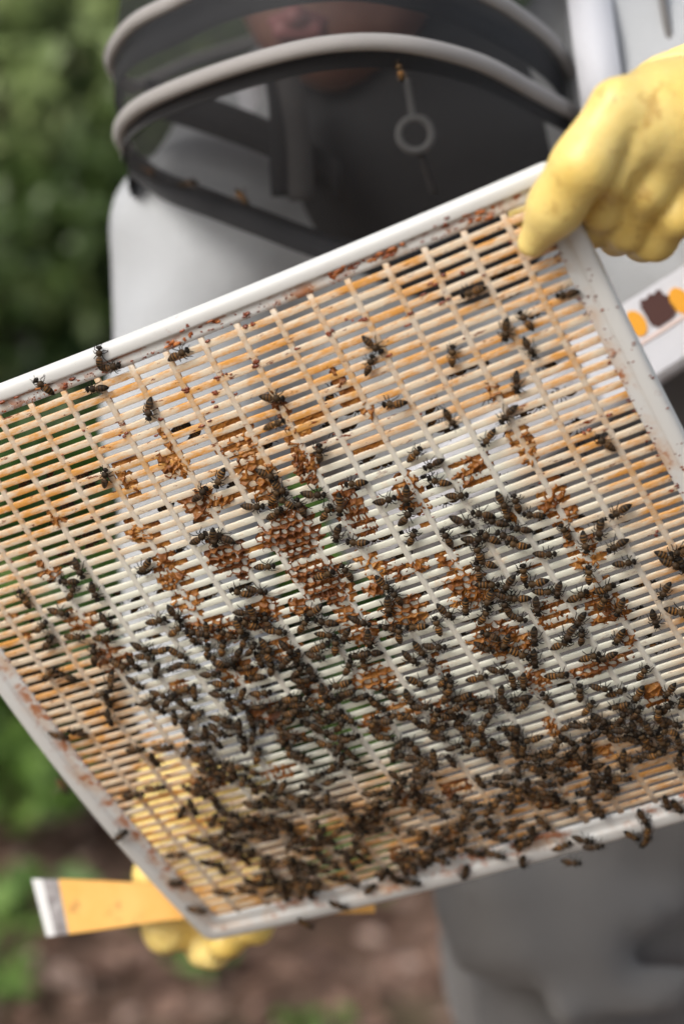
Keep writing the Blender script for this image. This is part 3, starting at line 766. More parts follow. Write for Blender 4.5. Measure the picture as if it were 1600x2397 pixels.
BEES = [tuple(int(q) for q in b.split(',')) for b in '''-45,212,65 -43,204,354 -57,196,165 -34,174,240 -81,145,59 -2,197,3 36,156,334 45,116,62 102,163,295 95,153,49 140,141,62 166,170,178 173,144,240 185,144,102 179,130,277 165,114,249
211,150,173 98,128,164 136,90,213 94,96,28 101,87,185 99,76,138 55,92,164 65,76,357 79,76,244 104,64,346 71,62,36 68,49,46 38,57,159 99,48,320 112,48,146 117,41,140
87,41,90 100,35,344 109,33,122 125,51,273 152,99,208 118,29,133 98,26,80 124,44,257 138,37,157 132,47,81 149,20,92 156,11,257 167,14,239 182,21,194 171,1,192 193,63,117
132,11,343 127,31,145 122,24,145 193,-16,306 201,-17,169 -17,122,222 -33,117,23 11,116,314 13,105,290 29,94,339 -8,99,340 2,91,17 12,95,122 19,89,87 30,81,38 7,101,36
-48,92,19 -38,91,247 -34,87,136 -21,62,343 -34,49,325 -43,51,135 10,46,1 41,84,242 30,67,233 -9,24,192 -43,36,253 -90,51,278 -174,90,92 -129,98,268 -143,85,42 -140,92,162
-128,81,262 -158,75,330 -174,69,23 -177,57,34 -158,56,342 -141,50,345 -133,60,280 -89,86,207 -153,41,66 -103,50,357 -122,36,316 -113,30,173 -190,38,207 -178,34,136 -132,28,276 -143,28,316
-123,18,231 -154,20,242 -140,14,301 -124,29,329 38,27,281 33,12,248 41,16,95 14,10,314 13,-4,251 1,3,226 22,41,94 62,-4,292 75,-3,243 92,14,76 93,5,332 89,-5,228
81,-15,40 99,18,133 27,-2,146 31,-7,62 43,-6,165 53,-12,79 35,-23,277 27,-27,294 44,-25,338 37,-36,55 2,-12,171 8,-15,159 0,-20,69 -11,-20,46 22,-44,299 37,-49,32
39,-54,55 56,-55,353 70,-54,331 2,-47,113 -9,-52,292 12,-54,266 -24,-39,193 53,-73,171 63,-78,267 64,-71,243 51,-83,41 104,1,219 99,-7,325 96,-14,89 72,-34,312 79,-28,132
85,-35,228 41,-65,183 33,-60,55 35,-68,194 44,-72,78 20,-71,48 7,-67,298 -1,-63,131 -31,-56,298 -16,-62,39 115,4,68 119,-5,176 120,-12,337 128,-14,238 105,-11,158 112,-20,252
136,-22,12 149,-10,66 152,-23,7 148,-30,41 155,-37,228 182,-38,223 168,-54,261 169,-12,345 145,-58,223 130,-38,221 101,-39,248 98,-22,312 120,-45,221 125,-50,64 112,-50,2 124,-63,0
133,-67,188 88,-45,311 93,-54,251 100,-70,348 120,-87,330 106,-88,68 145,-88,34 136,-102,223 125,-96,3 81,-66,247 76,-63,251 73,-78,177 70,-85,199 86,-86,101 105,-101,34 125,-110,309
119,-115,43 96,-110,337 102,-113,64 88,-109,15 129,-122,285 146,-119,35 141,-119,65 138,-127,276 156,-117,59 144,-131,308 113,-119,3 182,-54,323 194,-20,312 198,-26,271 -76,35,241 -88,33,272
-85,20,55 -75,19,52 -57,29,262 -39,27,77 -38,20,327 -21,17,33 -6,15,147 -11,7,327 -19,-1,8 -10,-3,61 -49,11,283 -57,14,37 -36,7,288 -35,-2,233 -43,-2,210 -58,4,257
-54,-4,62 -92,4,353 -89,-5,334 -95,-12,341 -109,-5,247 -119,-11,287 -116,-22,18 -92,-21,260 -96,-37,248 -87,-22,300 -70,2,172 -81,7,341 -67,-7,160 -33,-16,266 -44,-24,276 -33,-31,261
-59,-31,225 -68,-32,22 -86,-35,251 -92,-48,52 -105,-29,327 -130,-17,66 -110,-35,299 -129,-29,246 -119,-33,239 -126,-38,341 -128,-45,354 -135,-54,298 -99,-64,52 -72,-47,264 -77,-56,247 -68,-53,312
-43,-37,287 -54,-42,352 -44,-52,4 -54,-52,132 -50,-59,319 -95,40,20 -103,25,302 -101,14,335 -110,16,192 -59,19,44 -70,11,217 -62,-61,326 -78,-66,75 -75,-73,297 -70,-19,352 -37,-50,14
-34,-41,23 -211,-7,330 -198,-8,135 -170,-4,254 -163,-44,258 -169,-32,348 -193,-66,338 -177,-67,348 -164,14,8 -164,8,254 -222,-95,24 -31,-204,236 -5,-196,324 -69,-202,333 -97,-198,35 6,-180,329
5,-147,338 7,-167,249 -51,-185,258 -19,-92,238 13,-89,331 17,-83,15 -23,-120,238 -31,-117,248 -65,-189,254 -78,-182,18 -37,-185,322 -84,-169,280 35,-115,265 -26,-113,41 10,-207,244 37,-204,6
36,-219,323 51,-204,320 57,-208,344 80,-160,251 87,-165,156 73,-165,171 85,-173,27 72,-184,265 70,-177,265 53,-169,17 58,-176,231 68,-149,16 87,-153,321 97,-162,336 91,-156,251 107,-144,245
103,-151,251 93,-127,248 89,-136,248 112,-193,258 116,-199,273 93,-200,273 81,-211,292 91,-212,239 86,-219,225 63,-126,341 64,-138,308 52,-132,128 58,-102,243 50,-115,258 111,-131,343 118,-135,308
124,-144,295 116,-150,4 111,-147,321 126,-149,16 133,-147,44 140,-149,259 135,-163,252 43,-155,294 50,-161,322 54,-149,337 43,-147,250 44,-132,250 131,-128,267 122,-127,267 -145,-91,249 -155,-102,225
-161,-88,261 -172,-90,224 -176,-116,330 -167,-128,318 -198,-125,169 -213,-150,197 -217,-179,329 -181,-139,322 -176,-146,259 -173,-170,308 -165,-166,292 -157,-177,198 -152,-184,251 -143,-177,240 -137,-182,240 -133,-189,233
-126,-175,144 -189,-167,333 -154,-162,232 -148,-163,259 -129,-160,252 -153,-213,290 -123,-204,305 -152,-112,235 -151,-124,326 -97,-132,40'''.split()]
BACK = [tuple(int(q) for q in b.split(',')) for b in '''-116,155 -97,149 -134,156 -115,148 -97,141 -119,134 -60,114 -21,149 -26,155 0,128 12,129 65,143 57,129 19,129 57,122 147,129
134,129 179,171 192,144 180,116 190,172 114,115 112,108 112,101 147,108 66,101 70,94 89,73 96,60 126,61 72,130 65,122
56,52 47,52 91,39 89,31 148,88 46,87 183,96 165,95 155,94 178,75 177,61 177,67 156,46 147,46 160,19 135,25
143,11 132,18 176,12 213,54 123,18 0,122 -2,115 -14,115 -45,101 -43,80 -67,58 -58,59 -65,52 -64,86 -130,128 -119,114
-106,114 -115,107 -137,107 -139,100 -113,59 -108,65 -92,65 -106,45 -119,45 -116,38 -134,45 -151,93 -90,80 53,-3 66,11 50,11
22,-11 50,-31 21,-31 70,-17 89,-17 158,-51 131,-30 165,-30 96,-59 101,-82 162,-79 -95,25 -19,11 -64,-18 -62,-24'''.split()]
br = np.random.default_rng(21)
def rim_z(x, y):
    if y > .2075 or y < -.2045 or x > .2225 or x < -.221: return .0033
    if y > .2 or y < -.1935 or x > .215 or x < -.2116: return .0012
    return .0009
def zone(x, y):
    if y > .2: return 'on the top rim'
    if y < -.193: return 'on the bottom rim'
    if x < -.2116 or x > .215: return 'on the side rim'
    for cx, cy, r_, kd in CL:
        if kd != 'f' and (x - cx) ** 2 + (y - cy) ** 2 < (r_ * .8) ** 2: return 'on amber comb'
    if y > .115: return 'on the upper slats'
    if y > .02: return 'on the middle slats'
    return 'in the lower crowd'
def heading(a):
    a %= 360
    if 45 <= a < 135: return 'facing the top rim'
    if 135 <= a < 225: return 'facing the shrubs'
    if 225 <= a < 315: return 'facing the bottom rim'
    return 'facing the glove'
ORD = 'first second third fourth fifth sixth seventh eighth ninth tenth eleventh twelfth thirteenth fourteenth fifteenth sixteenth seventeenth eighteenth nineteenth'.split()
def column(x): return min(18, max(0, int(math.floor((14 - (x / .023 + 4.4306))))))
depth = lambda b: SHEET_A[1] @ np.array([b[0], b[1], 0])
order = sorted(BEES, key=depth)
single, rest = order[:288], order[288:]
placed = []
for i, (x, y, a) in enumerate(single):
    x, y = x / 1000, y / 1000; zn = zone(x, y)
    z = rim_z(x, y) + (.0022 if 'comb' in zn else 0) + br.uniform(0, .0004)
    near = sum((x - q[0]) ** 2 + (y - q[1]) ** 2 < .007 ** 2 for q in placed)
    z += .0026 * min(near, 2)
    placed.append((x, y))
    m = MS @ sheet_pose(x, y, a, z, br.normal(0, .07), br.normal(0, .12), br.uniform(.92, 1.06))
    make_bee(m, int(br.integers(0, 8)), int(br.choice([0, 0, 1, 1, 2])), f'honeybee {zn}, {ORD[column(x)]} slot column from the glove-side rim, {heading(a)}', f'honeybees {zn}')
# the bees packed along the bottom and those clinging to the far face: one crowd
crowd = [(x / 1000, y / 1000, a, False) for x, y, a in rest]
POLY = [(-143, 45), (-106, 40), (-58, 49), (-35, 28), (-19, -5), (-4, -53), (26, -50), (46, -65), (57, -100), (100, -114), (140, -98), (164, -105), (136, -166), (90, -145), (66, -155), (23, -194), (-53, -195), (-111, -187), (-178, -168), (-167, -130), (-160, -78), (-137, -62), (-153, -37), (-147, -2)]
def inside(x, y):
    c = False; j = len(POLY) - 1
    for i in range(len(POLY)):
        (xi, yi), (xj, yj) = POLY[i], POLY[j]
        if (yi > y) != (yj > y) and x < (xj - xi) * (y - yi) / (yj - yi) + xi: c = not c
        j = i
    return c
pts = placed + [c[:2] for c in crowd]
tries = 0
while tries < 5000 and len(crowd) < len(rest) + 235:
    tries += 1
    x, y = br.uniform(-.18, .165), br.uniform(-.195, .05)
    if not inside(x * 1000, y * 1000): continue
    if br.random() > .35 + .65 * min(1, max(0, (.0 - y) / .12)): continue
    if math.sin(x * 95 + 1.3) * math.cos(y * 120 + x * 40) + .35 * math.sin(x * 210 + y * 170) < -.25: continue
    if any((x - q[0]) ** 2 + (y - q[1]) ** 2 < .0051 ** 2 for q in pts): continue
    pts.append((x, y)); crowd.append((x, y, br.uniform(0, 360), False))
crowd += [(x / 1000, y / 1000, br.choice([20, 160, 200, 340, 0, 180]) + br.normal(0, 20), True) for x, y in BACK]
for q in range(60):
    crowd.append((br.uniform(-.2, .2), br.uniform(-.19, .08), br.uniform(0, 360), True))
def crowd_mesh():
    V, F, A, T, WV, WF = [], [], [], [], [], []; o = 0; wo_ = 0
    for x, y, a, bk in crowd:
        _, v, f, al = BODY[int(br.integers(0, 8))]
        n_ = sum((x - q[0]) ** 2 + (y - q[1]) ** 2 < .008 ** 2 for q in pts) if not bk else 0
        m = np.array(sheet_pose(x, y, a, (.0012 if bk else rim_z(x, y) + .0022 * min(n_, 2) * br.uniform(0, 1)), br.normal(0, .12), br.normal(0, .25), br.uniform(.92, 1.06), bk))
        V.append(v @ m[:3, :3].T + m[:3, 3]); F += [tuple(i + o for i in q) for q in f]; A.append(al); T.append(np.full(len(v), br.uniform(0, 1) ** 1.5 * .85)); o += len(v)
        for w in WINGS[int(br.choice([0, 1, 2]))]:
            wv = np.array([q.co for q in w.vertices]); WV.append(wv @ m[:3, :3].T + m[:3, 3])
            WF += [tuple(i + wo_ for i in q.vertices) for q in w.polygons]; wo_ += len(wv)
    return np.concatenate(V), F, np.concatenate(A), np.concatenate(T), np.concatenate(WV), WF
V, F, A, T, WV, WF = crowd_mesh()
me = mesh_from('bee_crowd', V, F, M['bee']); set_attr(me, 'along', A); set_attr(me, 'tone', T)
cr = obj('bee_crowd', me); cr.matrix_world = MS
tag(cr, 'dense mass of overlapping honeybees packed along the lower part of the grid', 'bees', kind='stuff')
o = build('wing_mass', WV, WF, M['wing'], cr); o['kind'] = 'stuff'
def free_bee(p, fwd, up, body, wings, label, group=None, s=1.0):
    f_ = Vector(fwd).normalized(); u_ = Vector(up); u_ = (u_ - f_ * u_.dot(f_)).normalized(); l_ = u_.cross(f_)
    m = Matrix(((f_.x, l_.x, u_.x, p[0]), (f_.y, l_.y, u_.y, p[1]), (f_.z, l_.z, u_.z, p[2]), (0, 0, 0, 1))) @ Matrix.Scale(s, 4)
    return make_bee(m, body, wings, label, group)
nrm = SHEET_A[:, 2]; sx_, sy_ = SHEET_A[:, 0], SHEET_A[:, 1]
free_bee(over_sheet(107, 900, .030), -.35 * sx_ + .9 * sy_, nrm, 3, 3, 'honeybee hovering with spread wings in front of the top rim')
free_bee(over_sheet(643, 988, .045), sx_, nrm, 4, 3, 'honeybee flying with spread wings over the upper slats, beside a strip of comb')
free_bee(over_sheet(1054, 975, .045), -sy_ + .1 * sx_, nrm, 2, 3, 'honeybee flying with spread wings over clean ivory slats at mid height')
free_bee(at(150, 1838, 1.60), (.5, -.3, -.6), (-.3, -1, .2), 4, 3, 'blurred honeybee flying beside the lower side rim, against green bushes')

# ================================================================== BEEKEEPER
BASE = np.array([at(1450, 2300, 1.9)[0], 1.86, 0.0])
person = empty('person', BASE)
tag(person, 'beekeeper in pale ventilated suit, black veil and yellow gloves, holding the grid', 'person')
def wbuild(name, v, f, mat, parent=person, smooth=True):
    return build(name, np.asarray(v) - BASE, f, mat, parent, smooth)
def wsdf(name, fn, lo, hi, h, mat, parent=person, relax=1, one=True):
    v, f = sdf_mesh(fn, lo, hi, h, relax, one)
    o = obj(name, fast_mesh(name, v - BASE, f, mat), parent)
    o.data.polygons.foreach_set('use_smooth', [True] * len(o.data.polygons))
    return o
def strip(path, width_dir, half, thick_dir, th):
    """flat tape along a path"""
    path, rings = np.array(path), []
    w = np.broadcast_to(np.asarray(width_dir, float), path.shape); t = np.broadcast_to(np.asarray(thick_dir, float), path.shape)
    hv = np.broadcast_to(np.asarray(half, float), (len(path),))
    for p, a, b, h_ in zip(path, w, t, hv):
        a = a / np.linalg.norm(a); b = b / np.linalg.norm(b)
        rings.append(np.array([p - a * h_ - b * th, p + a * h_ - b * th, p + a * h_ + b * th, p - a * h_ + b * th]))
    return loft(rings, True, True)
RIGHT, UP, FWD = np.array([1., 0, 0]), np.array([0, _s, _c]), np.array([0, _c, -_s])

# ---- head and neck: one continuous skin
def head_sdf(P):
    c = at(800, -185, 1.735)
    d = sd_ball(P, c, (.078, .098, .108))
    chin, jaw = at(775, 118, 1.665), at(800, -20, 1.72)
    d = smin(d, sd_cone(P, jaw, chin, .066, .027), .05)
    d = smin(d, sd_cone(P, at(690, 40, 1.665), at(870, 40, 1.675), .030, .030), .03)
    d = smin(d, sd_cone(P, at(715, -190, 1.655), at(705, -70, 1.635), .010, .013), .012)
    d = smin(d, sd_cone(P, at(680, -62, 1.645), at(745, -62, 1.648), .009, .009), .008)
    d = smin(d, sd_cone(P, at(620, -230, 1.675), at(830, -230, 1.67), .012, .012), .02)
    for px in (645, 800): d = smax(d, -sd_ball(P, at(px, -178, 1.655), (.018, .014, .012)), .012)
    for px, dd in ((560, 1.76), (1040, 1.76)): d = smin(d, sd_ball(P, at(px, -150, dd), (.009, .018, .03)), .01)
    d = smin(d, sd_cone(P, at(830, 60, 1.78), at(920, 420, 1.84), .056, .062), .03)
    return d
wsdf('body', head_sdf, at(500, 480, 1.6) - (0, .1, .1), at(1100, -700, 1.6) + (0, .5, .05), .006, M['skin'])
def lips_sdf(P):
    up_ = smin(sd_cone(P, at(640, 52, 1.634), at(690, 38, 1.622), .0045, .0070), sd_cone(P, at(690, 38, 1.622), at(755, 50, 1.633), .0070, .0045), .004)
    lo_ = sd_cone(P, at(660, 74, 1.630), at(735, 72, 1.630), .0075, .0075)
    return np.minimum(up_, lo_)
wsdf('lips', lips_sdf, at(600, 120, 1.6), at(800, -20, 1.66), .0018, M['lips'], one=False)
for px in (645, 800):
    q = at(px, -178, 1.672); a = np.arange(12) / 12 * 6.283
    e = wbuild('eye', *loft([q + .0115 * np.column_stack([np.cos(a) * math.sin(t), np.full(12, -math.cos(t)), np.sin(a) * math.sin(t)]) for t in np.linspace(.05, 3.1, 9)], True, True), M['eye'])
    q = q - (0, .0095, .002)
    wbuild('iris', *loft([q + .0055 * np.column_stack([np.cos(a) * math.sin(t), np.full(12, -.6 * math.cos(t)), np.sin(a) * math.sin(t)]) for t in np.linspace(.05, 1.57, 5)], True, True), M['iris'], e)
def hair_sdf(P):
    d = sd_ball(P, at(810, -260, 1.765), (.088, .100, .100))
    return smax(d, -sd_ball(P, at(760, -60, 1.62), (.11, .10, .13)), .02)
wsdf('hair', hair_sdf, at(450, 300, 1.65) - (0, .05, .1), at(1150, -800, 1.7) + (0, .35, .05), .008, M['hair'])

# ---- jacket
def torso(P):
    return chain(P, [(at(880, 360, 1.80), .115), (at(1000, 700, 1.83), .150), (at(1300, 1250, 1.88), .150), (at(1455, 1700, 1.93), .150)], .03)
n_hem = np.array([.56, 0, -.83]); n_hem /= np.linalg.norm(n_hem)
HEM = at(1120, 1080, 1.72)
hem_n = at(1600, 1500, 1.72) - at(1600 - 420, 1500 - 620, 1.72); hem_n /= np.linalg.norm(hem_n)
def hem_side(P): return (P - HEM) @ hem_n
SH_L, EL_L, CU_L = at(470, 560, 1.73), at(478, 1500, 1.73), at(492, 1740, 1.67)
def jacket_sdf(P):
    d = torso(P)
    d = smin(d, sd_cone(P, at(850, 430, 1.79), at(500, 545, 1.745), .075, .062), .05)
    d = smin(d, sd_cone(P, at(820, 320, 1.81), at(560, 350, 1.785), .075, .052), .04)
    arm = chain(P, [(SH_L, .062), (at(462, 1000, 1.72), .0665), (EL_L, .058)], .02)
    arm = arm + .0035 * np.sin(P[..., 2] * 62 + 14 * P[..., 0]) * np.exp(-((P[..., 2] - EL_L[2] - .05) / .12) ** 2)
    d = smin(d, arm, .035)
    d = smin(d, chain(P, [(at(1180, 380, 1.80), .10), (at(1520, 210, 1.70), .092), (at(1800, 330, 1.58), .075)], .04), .05)
    # heavy folds over the flank under the raised arm
    for (a, b, r_) in ((at(1250, 560, 1.69), at(1640, 640, 1.60), .020), (at(1300, 690, 1.69), at(1640, 560, 1.59), .016), (at(1200, 800, 1.69), at(1640, 700, 1.60), .020)):
        d = smin(d, sd_cone(P, a, b, r_, r_), .025)
    d = smin(d, sd_cone(P, at(1300, 600, 1.80), at(1600, 650, 1.74), .12, .11), .05)
    # slack fold where the sleeve meets the chest
    d = smax(d, -sd_cone(P, at(478, 530, 1.668), at(540, 640, 1.672), .010, .016), .03)
    d = smin(d, sd_cone(P, at(330, 500, 1.70), at(560, 620, 1.685), .018, .022), .03)
    d = d + wavy(P, .0055, 24, 4) + wavy(P, .002, 70, 5)
    d = smax(d, hem_side(P), .006)
    d = smin(d, chain(P, [(EL_L, .056), (CU_L, .047)], .02) + .002 * np.sin(P[..., 2] * 120), .025)
    return d
LO, HI = at(120, 2100, 1.7), at(1950, -250, 1.7)
jk = wsdf('jacket', jacket_sdf, (LO[0], 1.42, .72), (HI[0], 2.12, 1.62), .0075, M['jacket'])
# raised forearm outside the frame, from elbow to cuff
def sleeve_sdf(P):
    d = chain(P, [(at(1800, 330, 1.58), .075), (at(1960, 420, 1.46), .062), (at(1720, 272, 1.32), .042)], .03)
    return d + wavy(P, .002, 60, 9)
wsdf('sleeve', sleeve_sdf, at(1560, 900, 1.6) - (0, .55, 0), at(2300, -50, 1.6) + (.05, .15, .0), .007, M['jacket'], jk)
# white tape running down over the shoulder, dark seam beside it
pp = spline([at(1368, -90, 1.625), at(1378, 0, 1.598), at(1392, 110, 1.578), at(1408, 225, 1.575), at(1420, 330, 1.59)], 16)
wbuild('shoulder_tape', *strip(pp, RIGHT, .0148, FWD, .0022), M['band'], jk)
pp = spline([at(585, 150, 1.745), at(592, 210, 1.722), at(608, 280, 1.712), at(628, 350, 1.705), at(650, 440, 1.70)], 14)
wbuild('shoulder_tape', *strip(pp, RIGHT, .0125, FWD, .0025), M['band'], jk)
pp = spline([at(1540, -60, 1.60), at(1556, 40, 1.582), at(1574, 120, 1.577), at(1592, 200, 1.577)], 12)
wbuild('sleeve_seam', *tube(pp, .0028, 6), M['trousers'], jk)
# white band along the slanting hem, with its printed emblem
def band_sdf(P):
    d = np.minimum(torso(P), sd_cone(P, at(1300, 600, 1.80), at(1600, 650, 1.74), .12, .11))
    s_ = (P - HEM) @ hem_n
    d = smin(torso(P), sd_cone(P, at(1400, 760, 1.80), at(1800, 640, 1.74), .135, .12), .05)
    return smax(d - .006 + wavy(P, .0018, 40, 12), np.abs(s_ - .0) - .026, .004)
bd = wsdf('hem_band', band_sdf, (at(500, 0, 1.9)[0], 1.42, .80), (at(1900, 0, 1.8)[0], 2.15, 1.45), .006, M['band'], jk)

# dark piece added over the chest: its colour carries the shade under the veil
def chest_shade_sdf(P):
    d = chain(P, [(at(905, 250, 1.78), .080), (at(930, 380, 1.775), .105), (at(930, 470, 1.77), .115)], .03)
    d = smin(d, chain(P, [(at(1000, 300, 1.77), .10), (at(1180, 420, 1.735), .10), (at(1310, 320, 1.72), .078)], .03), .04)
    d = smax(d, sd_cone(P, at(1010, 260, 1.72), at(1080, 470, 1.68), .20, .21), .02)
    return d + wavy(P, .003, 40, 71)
wsdf('chest_shade', chest_shade_sdf, at(500, 800, 1.6) - (0, .1, 0), at(1620, 0, 1.6) + (0, .4, .05), .007, M['chest_shade'], jk)

# ---- trousers
def trouser_sdf(P):
    d = torso(P) - .002
    d = smin(d, sd_cone(P, at(1400, 760, 1.81), at(1800, 640, 1.76), .125, .11), .05)
    hip1, hip2 = at(1440, 1900, 1.93), at(1760, 1900, 1.97)
    d = smin(d, chain(P, [(hip1, .138), (np.array([hip1[0] + .0, 1.90, .60]), .124), (np.array([hip1[0] + .01, 1.90, .42]), .100), (np.array([hip1[0] + .0, 1.92, .08]), .085)], .05), .09)
    d = smin(d, chain(P, [(hip2, .135), (np.array([hip2[0] + .05, 1.97, .42]), .098), (np.array([hip2[0] + .06, 1.99, .08]), .085)], .03), .02)
    d = smin(d, sd_cone(P, at(1215, 2060, 1.88), at(1262, 2420, 1.87), .060, .058), .05)
    for (a, b, r_) in ((at(1080, 2130, 1.83), at(1400, 2230, 1.78), .016), (at(1100, 2240, 1.82), at(1420, 2260, 1.785), .014), (at(1600, 2120, 1.80), at(1250, 2200, 1.79), .016), (at(1150, 2060, 1.80), at(1500, 2130, 1.79), .016), (at(1330, 2380, 1.78), at(1620, 2280, 1.80), .018)):
        d = smin(d, sd_cone(P, a, b, r_, r_), .03)
    d = d + wavy(P, .0075, 24, 31) + wavy(P, .003, 60, 32)
    return smax(d, -(hem_side(P) + .004), .006)
H1, H2 = at(1440, 1900, 1.93), at(1760, 1900, 1.97)
tr = wsdf('trousers', trouser_sdf, (at(700, 0, 1.9)[0], 1.45, .06), (H2[0] + .26, 2.2, 1.36), .010, M['trousers'])
for hx, hy in ((H1[0], 1.92), (H2[0] + .06, 1.99)):
    def boot_sdf(P):
        b = sd_cone(P, (hx, hy, .16), (hx, hy, .06), .062, .055)
        b = smin(b, sd_cone(P, (hx, hy, .05), (hx, hy - .16, .042), .048, .042), .03)
        return np.maximum(b, -P[..., 2] - .005)
    wsdf('boot', boot_sdf, (hx - .1, hy - .27, -.02), (hx + .1, hy + .12, .24), .008, M['black_cloth'])

# ---- emblem on the hem band: two amber rounds, a dark brown crest and a faint line of lettering
def emblem_frame(px, py, d): return at(px, py, d)
ed = (at(1600, 650, 1.55) - at(1450, 745, 1.55)); ed /= np.linalg.norm(ed)
en = -FWD; eu = np.cross(en, ed) * -1
eu = np.cross(ed, FWD); eu = eu if eu[2] > 0 else -eu
def flat_patch(c, outline, mat, name, parent, th=.0012):
    ring = np.array([c + ed * a + eu * b for a, b in outline])
    wbuild(name, *loft([ring + FWD * th, ring - FWD * th], True, True), mat, parent, False)
EC = 1.533
cc = at(1540, 765, EC)
lab = [(-.055, -.025), (.06, -.025), (.06, .025), (-.055, .025)]
ring = [(x, y) for x, y in lab]
wbuild('label_patch', *loft([np.array([cc + ed * a + eu * b + FWD * .0012 for a, b in ring]), np.array([cc + ed * a + eu * b - FWD * .0012 for a, b in ring])], True, True), M['band'], bd, False)
cir = [(math.cos(t) * .0062, math.sin(t) * .0092) for t in np.linspace(0, 6.283, 19)[:-1]]
er = np.random.default_rng(77)
crest = []
for t in np.linspace(0, 6.283, 37)[:-1]:
    r_ = 1 + .08 * (1 if int(t * 36 / 6.283) % 2 else -1) * (1 if t < 3.3 else .4)
    crest.append((math.copysign(abs(math.cos(t)) ** .6, math.cos(t)) * .0098 * r_, math.copysign(abs(math.sin(t)) ** .6, math.sin(t)) * .0105 * r_))
for px, py, ol, mt in ((1487, 758, cir, 'amber'), (1588, 704, cir, 'amber'), (1538, 724, crest, 'brown')):
    flat_patch(at(px, py, EC) - FWD * .0016, ol, M[mt], 'emblem', bd, .0006)
flat_patch(at(1546, 774, EC) - FWD * .0016, [(-.022, -.0012), (.022, -.0012), (.022, .0012), (-.022, .0012)], M['faint'], 'emblem', bd, .0005)

# ---- veil: two piped hoops with black netting between them and down to the zipped collar
chin = spline([at(*q) for q in [(1348, 268, 1.61), (1250, 215, 1.545), (1130, 150, 1.495), (1000, 112, 1.46), (880, 98, 1.445), (760, 105, 1.44), (640, 130, 1.45), (520, 166, 1.475), (420, 203, 1.505), (340, 240, 1.54), (295, 277, 1.58), (283, 315, 1.62), (300, 352, 1.66)]], 48)
chin_back = spline([at(*q) for q in [(300, 352, 1.66), (330, 385, 1.70), (480, 395, 1.86), (850, 330, 1.97), (1200, 300, 1.90), (1330, 290, 1.72), (1348, 268, 1.61)]], 40)
upper = spline([at(*q) for q in [(1352, 205, 1.63), (1295, 105, 1.575), (1215, 38, 1.535), (1140, -8, 1.505), (1000, -72, 1.465), (820, -105, 1.45), (640, -85, 1.46), (500, -42, 1.485), (400, 8, 1.51), (322, 48, 1.54), (278, 95, 1.58), (262, 142, 1.62), (285, 190, 1.67)]], 48)
upper_back = spline([at(*q) for q in [(285, 190, 1.67), (330, 200, 1.75), (500, 130, 1.92), (850, 40, 2.0), (1200, 100, 1.93), (1335, 190, 1.75), (1352, 205, 1.63)]], 40)
collar = spline([at(*q) for q in [(1345, 292, 1.635), (1275, 400, 1.60), (1150, 505, 1.585), (1000, 572, 1.58), (850, 585, 1.575), (730, 552, 1.575), (600, 503, 1.58), (480, 457, 1.59), (380, 418, 1.61), (305, 362, 1.66)]], 48)
hd = empty('veil', (0, 0, 0)); hd.parent = person
def hoop(a, b, r_, name):
    path = np.concatenate([a, b[1:-1]])
    return wbuild(name, *tube(path, r_, 12, closed=True), M['piping'], hd)
hoop(chin, chin_back, .0056, 'hoop'); hoop(upper, upper_back, .0054, 'hoop')
def net(a, b, name, bow, mat='veil', m=14):
    rings = []
    for t in np.linspace(0, 1, m):
        q = a + (b - a) * t
        rings.append(q + bow * math.sin(math.pi * t) * np.ones((len(a), 1)))
    return wbuild(name, *loft(rings, False), M[mat], hd)
net(upper, chin, 'netting', np.array([0, -.008, -.004]))
net(chin, collar, 'netting', np.array([0, -.012, -.012]))
net(upper_back, chin_back, 'netting', np.array([0, .01, 0]))
# dark hem below the hoops and the black zip tape round the collar
for cv, off, half, nm in ((collar, np.array([0, -.004, -.004]), .010, 'zip_tape'), (chin_back, np.array([0, -.002, -.012]), .014, 'back_hem'), (upper, np.array([0, .012, -.016]), .012, 'hoop_hem'), (spline([at(340, 225, 1.665), at(480, 268, 1.645), at(640, 330, 1.63), at(800, 425, 1.61)], 20), np.zeros(3), .0135, 'inner_hem'), (chin, np.array([0, .010, -.010]), .006, 'hoop_hem')):
    wbuild(nm, *strip(cv + off, np.array([0, .35, 1.0]), half, FWD, .0012), M['black_cloth'], hd)
# cloth crown of the hood above the top hoop
loop = np.concatenate([upper, upper_back[1:-1]]); ctr = loop.mean(0)
top_ring = loop + (ctr - loop) * .10 + np.array([0, .01, .10])
wbuild('netting', *loft([loop + (top_ring - loop) * t for t in np.linspace(0, 1, 8)], True), M['veil'], hd)
loop = top_ring; ctr = loop.mean(0)
rr = [loop]
for t in (.35, .65, .85, .97): rr.append(ctr + (loop - ctr) * math.cos(t * 1.5708) + np.array([0, .02, .20 * math.sin(t * 1.5708) + .004]))
wbuild('hood_crown', *loft(rr, True, True), M['jacket'], hd)
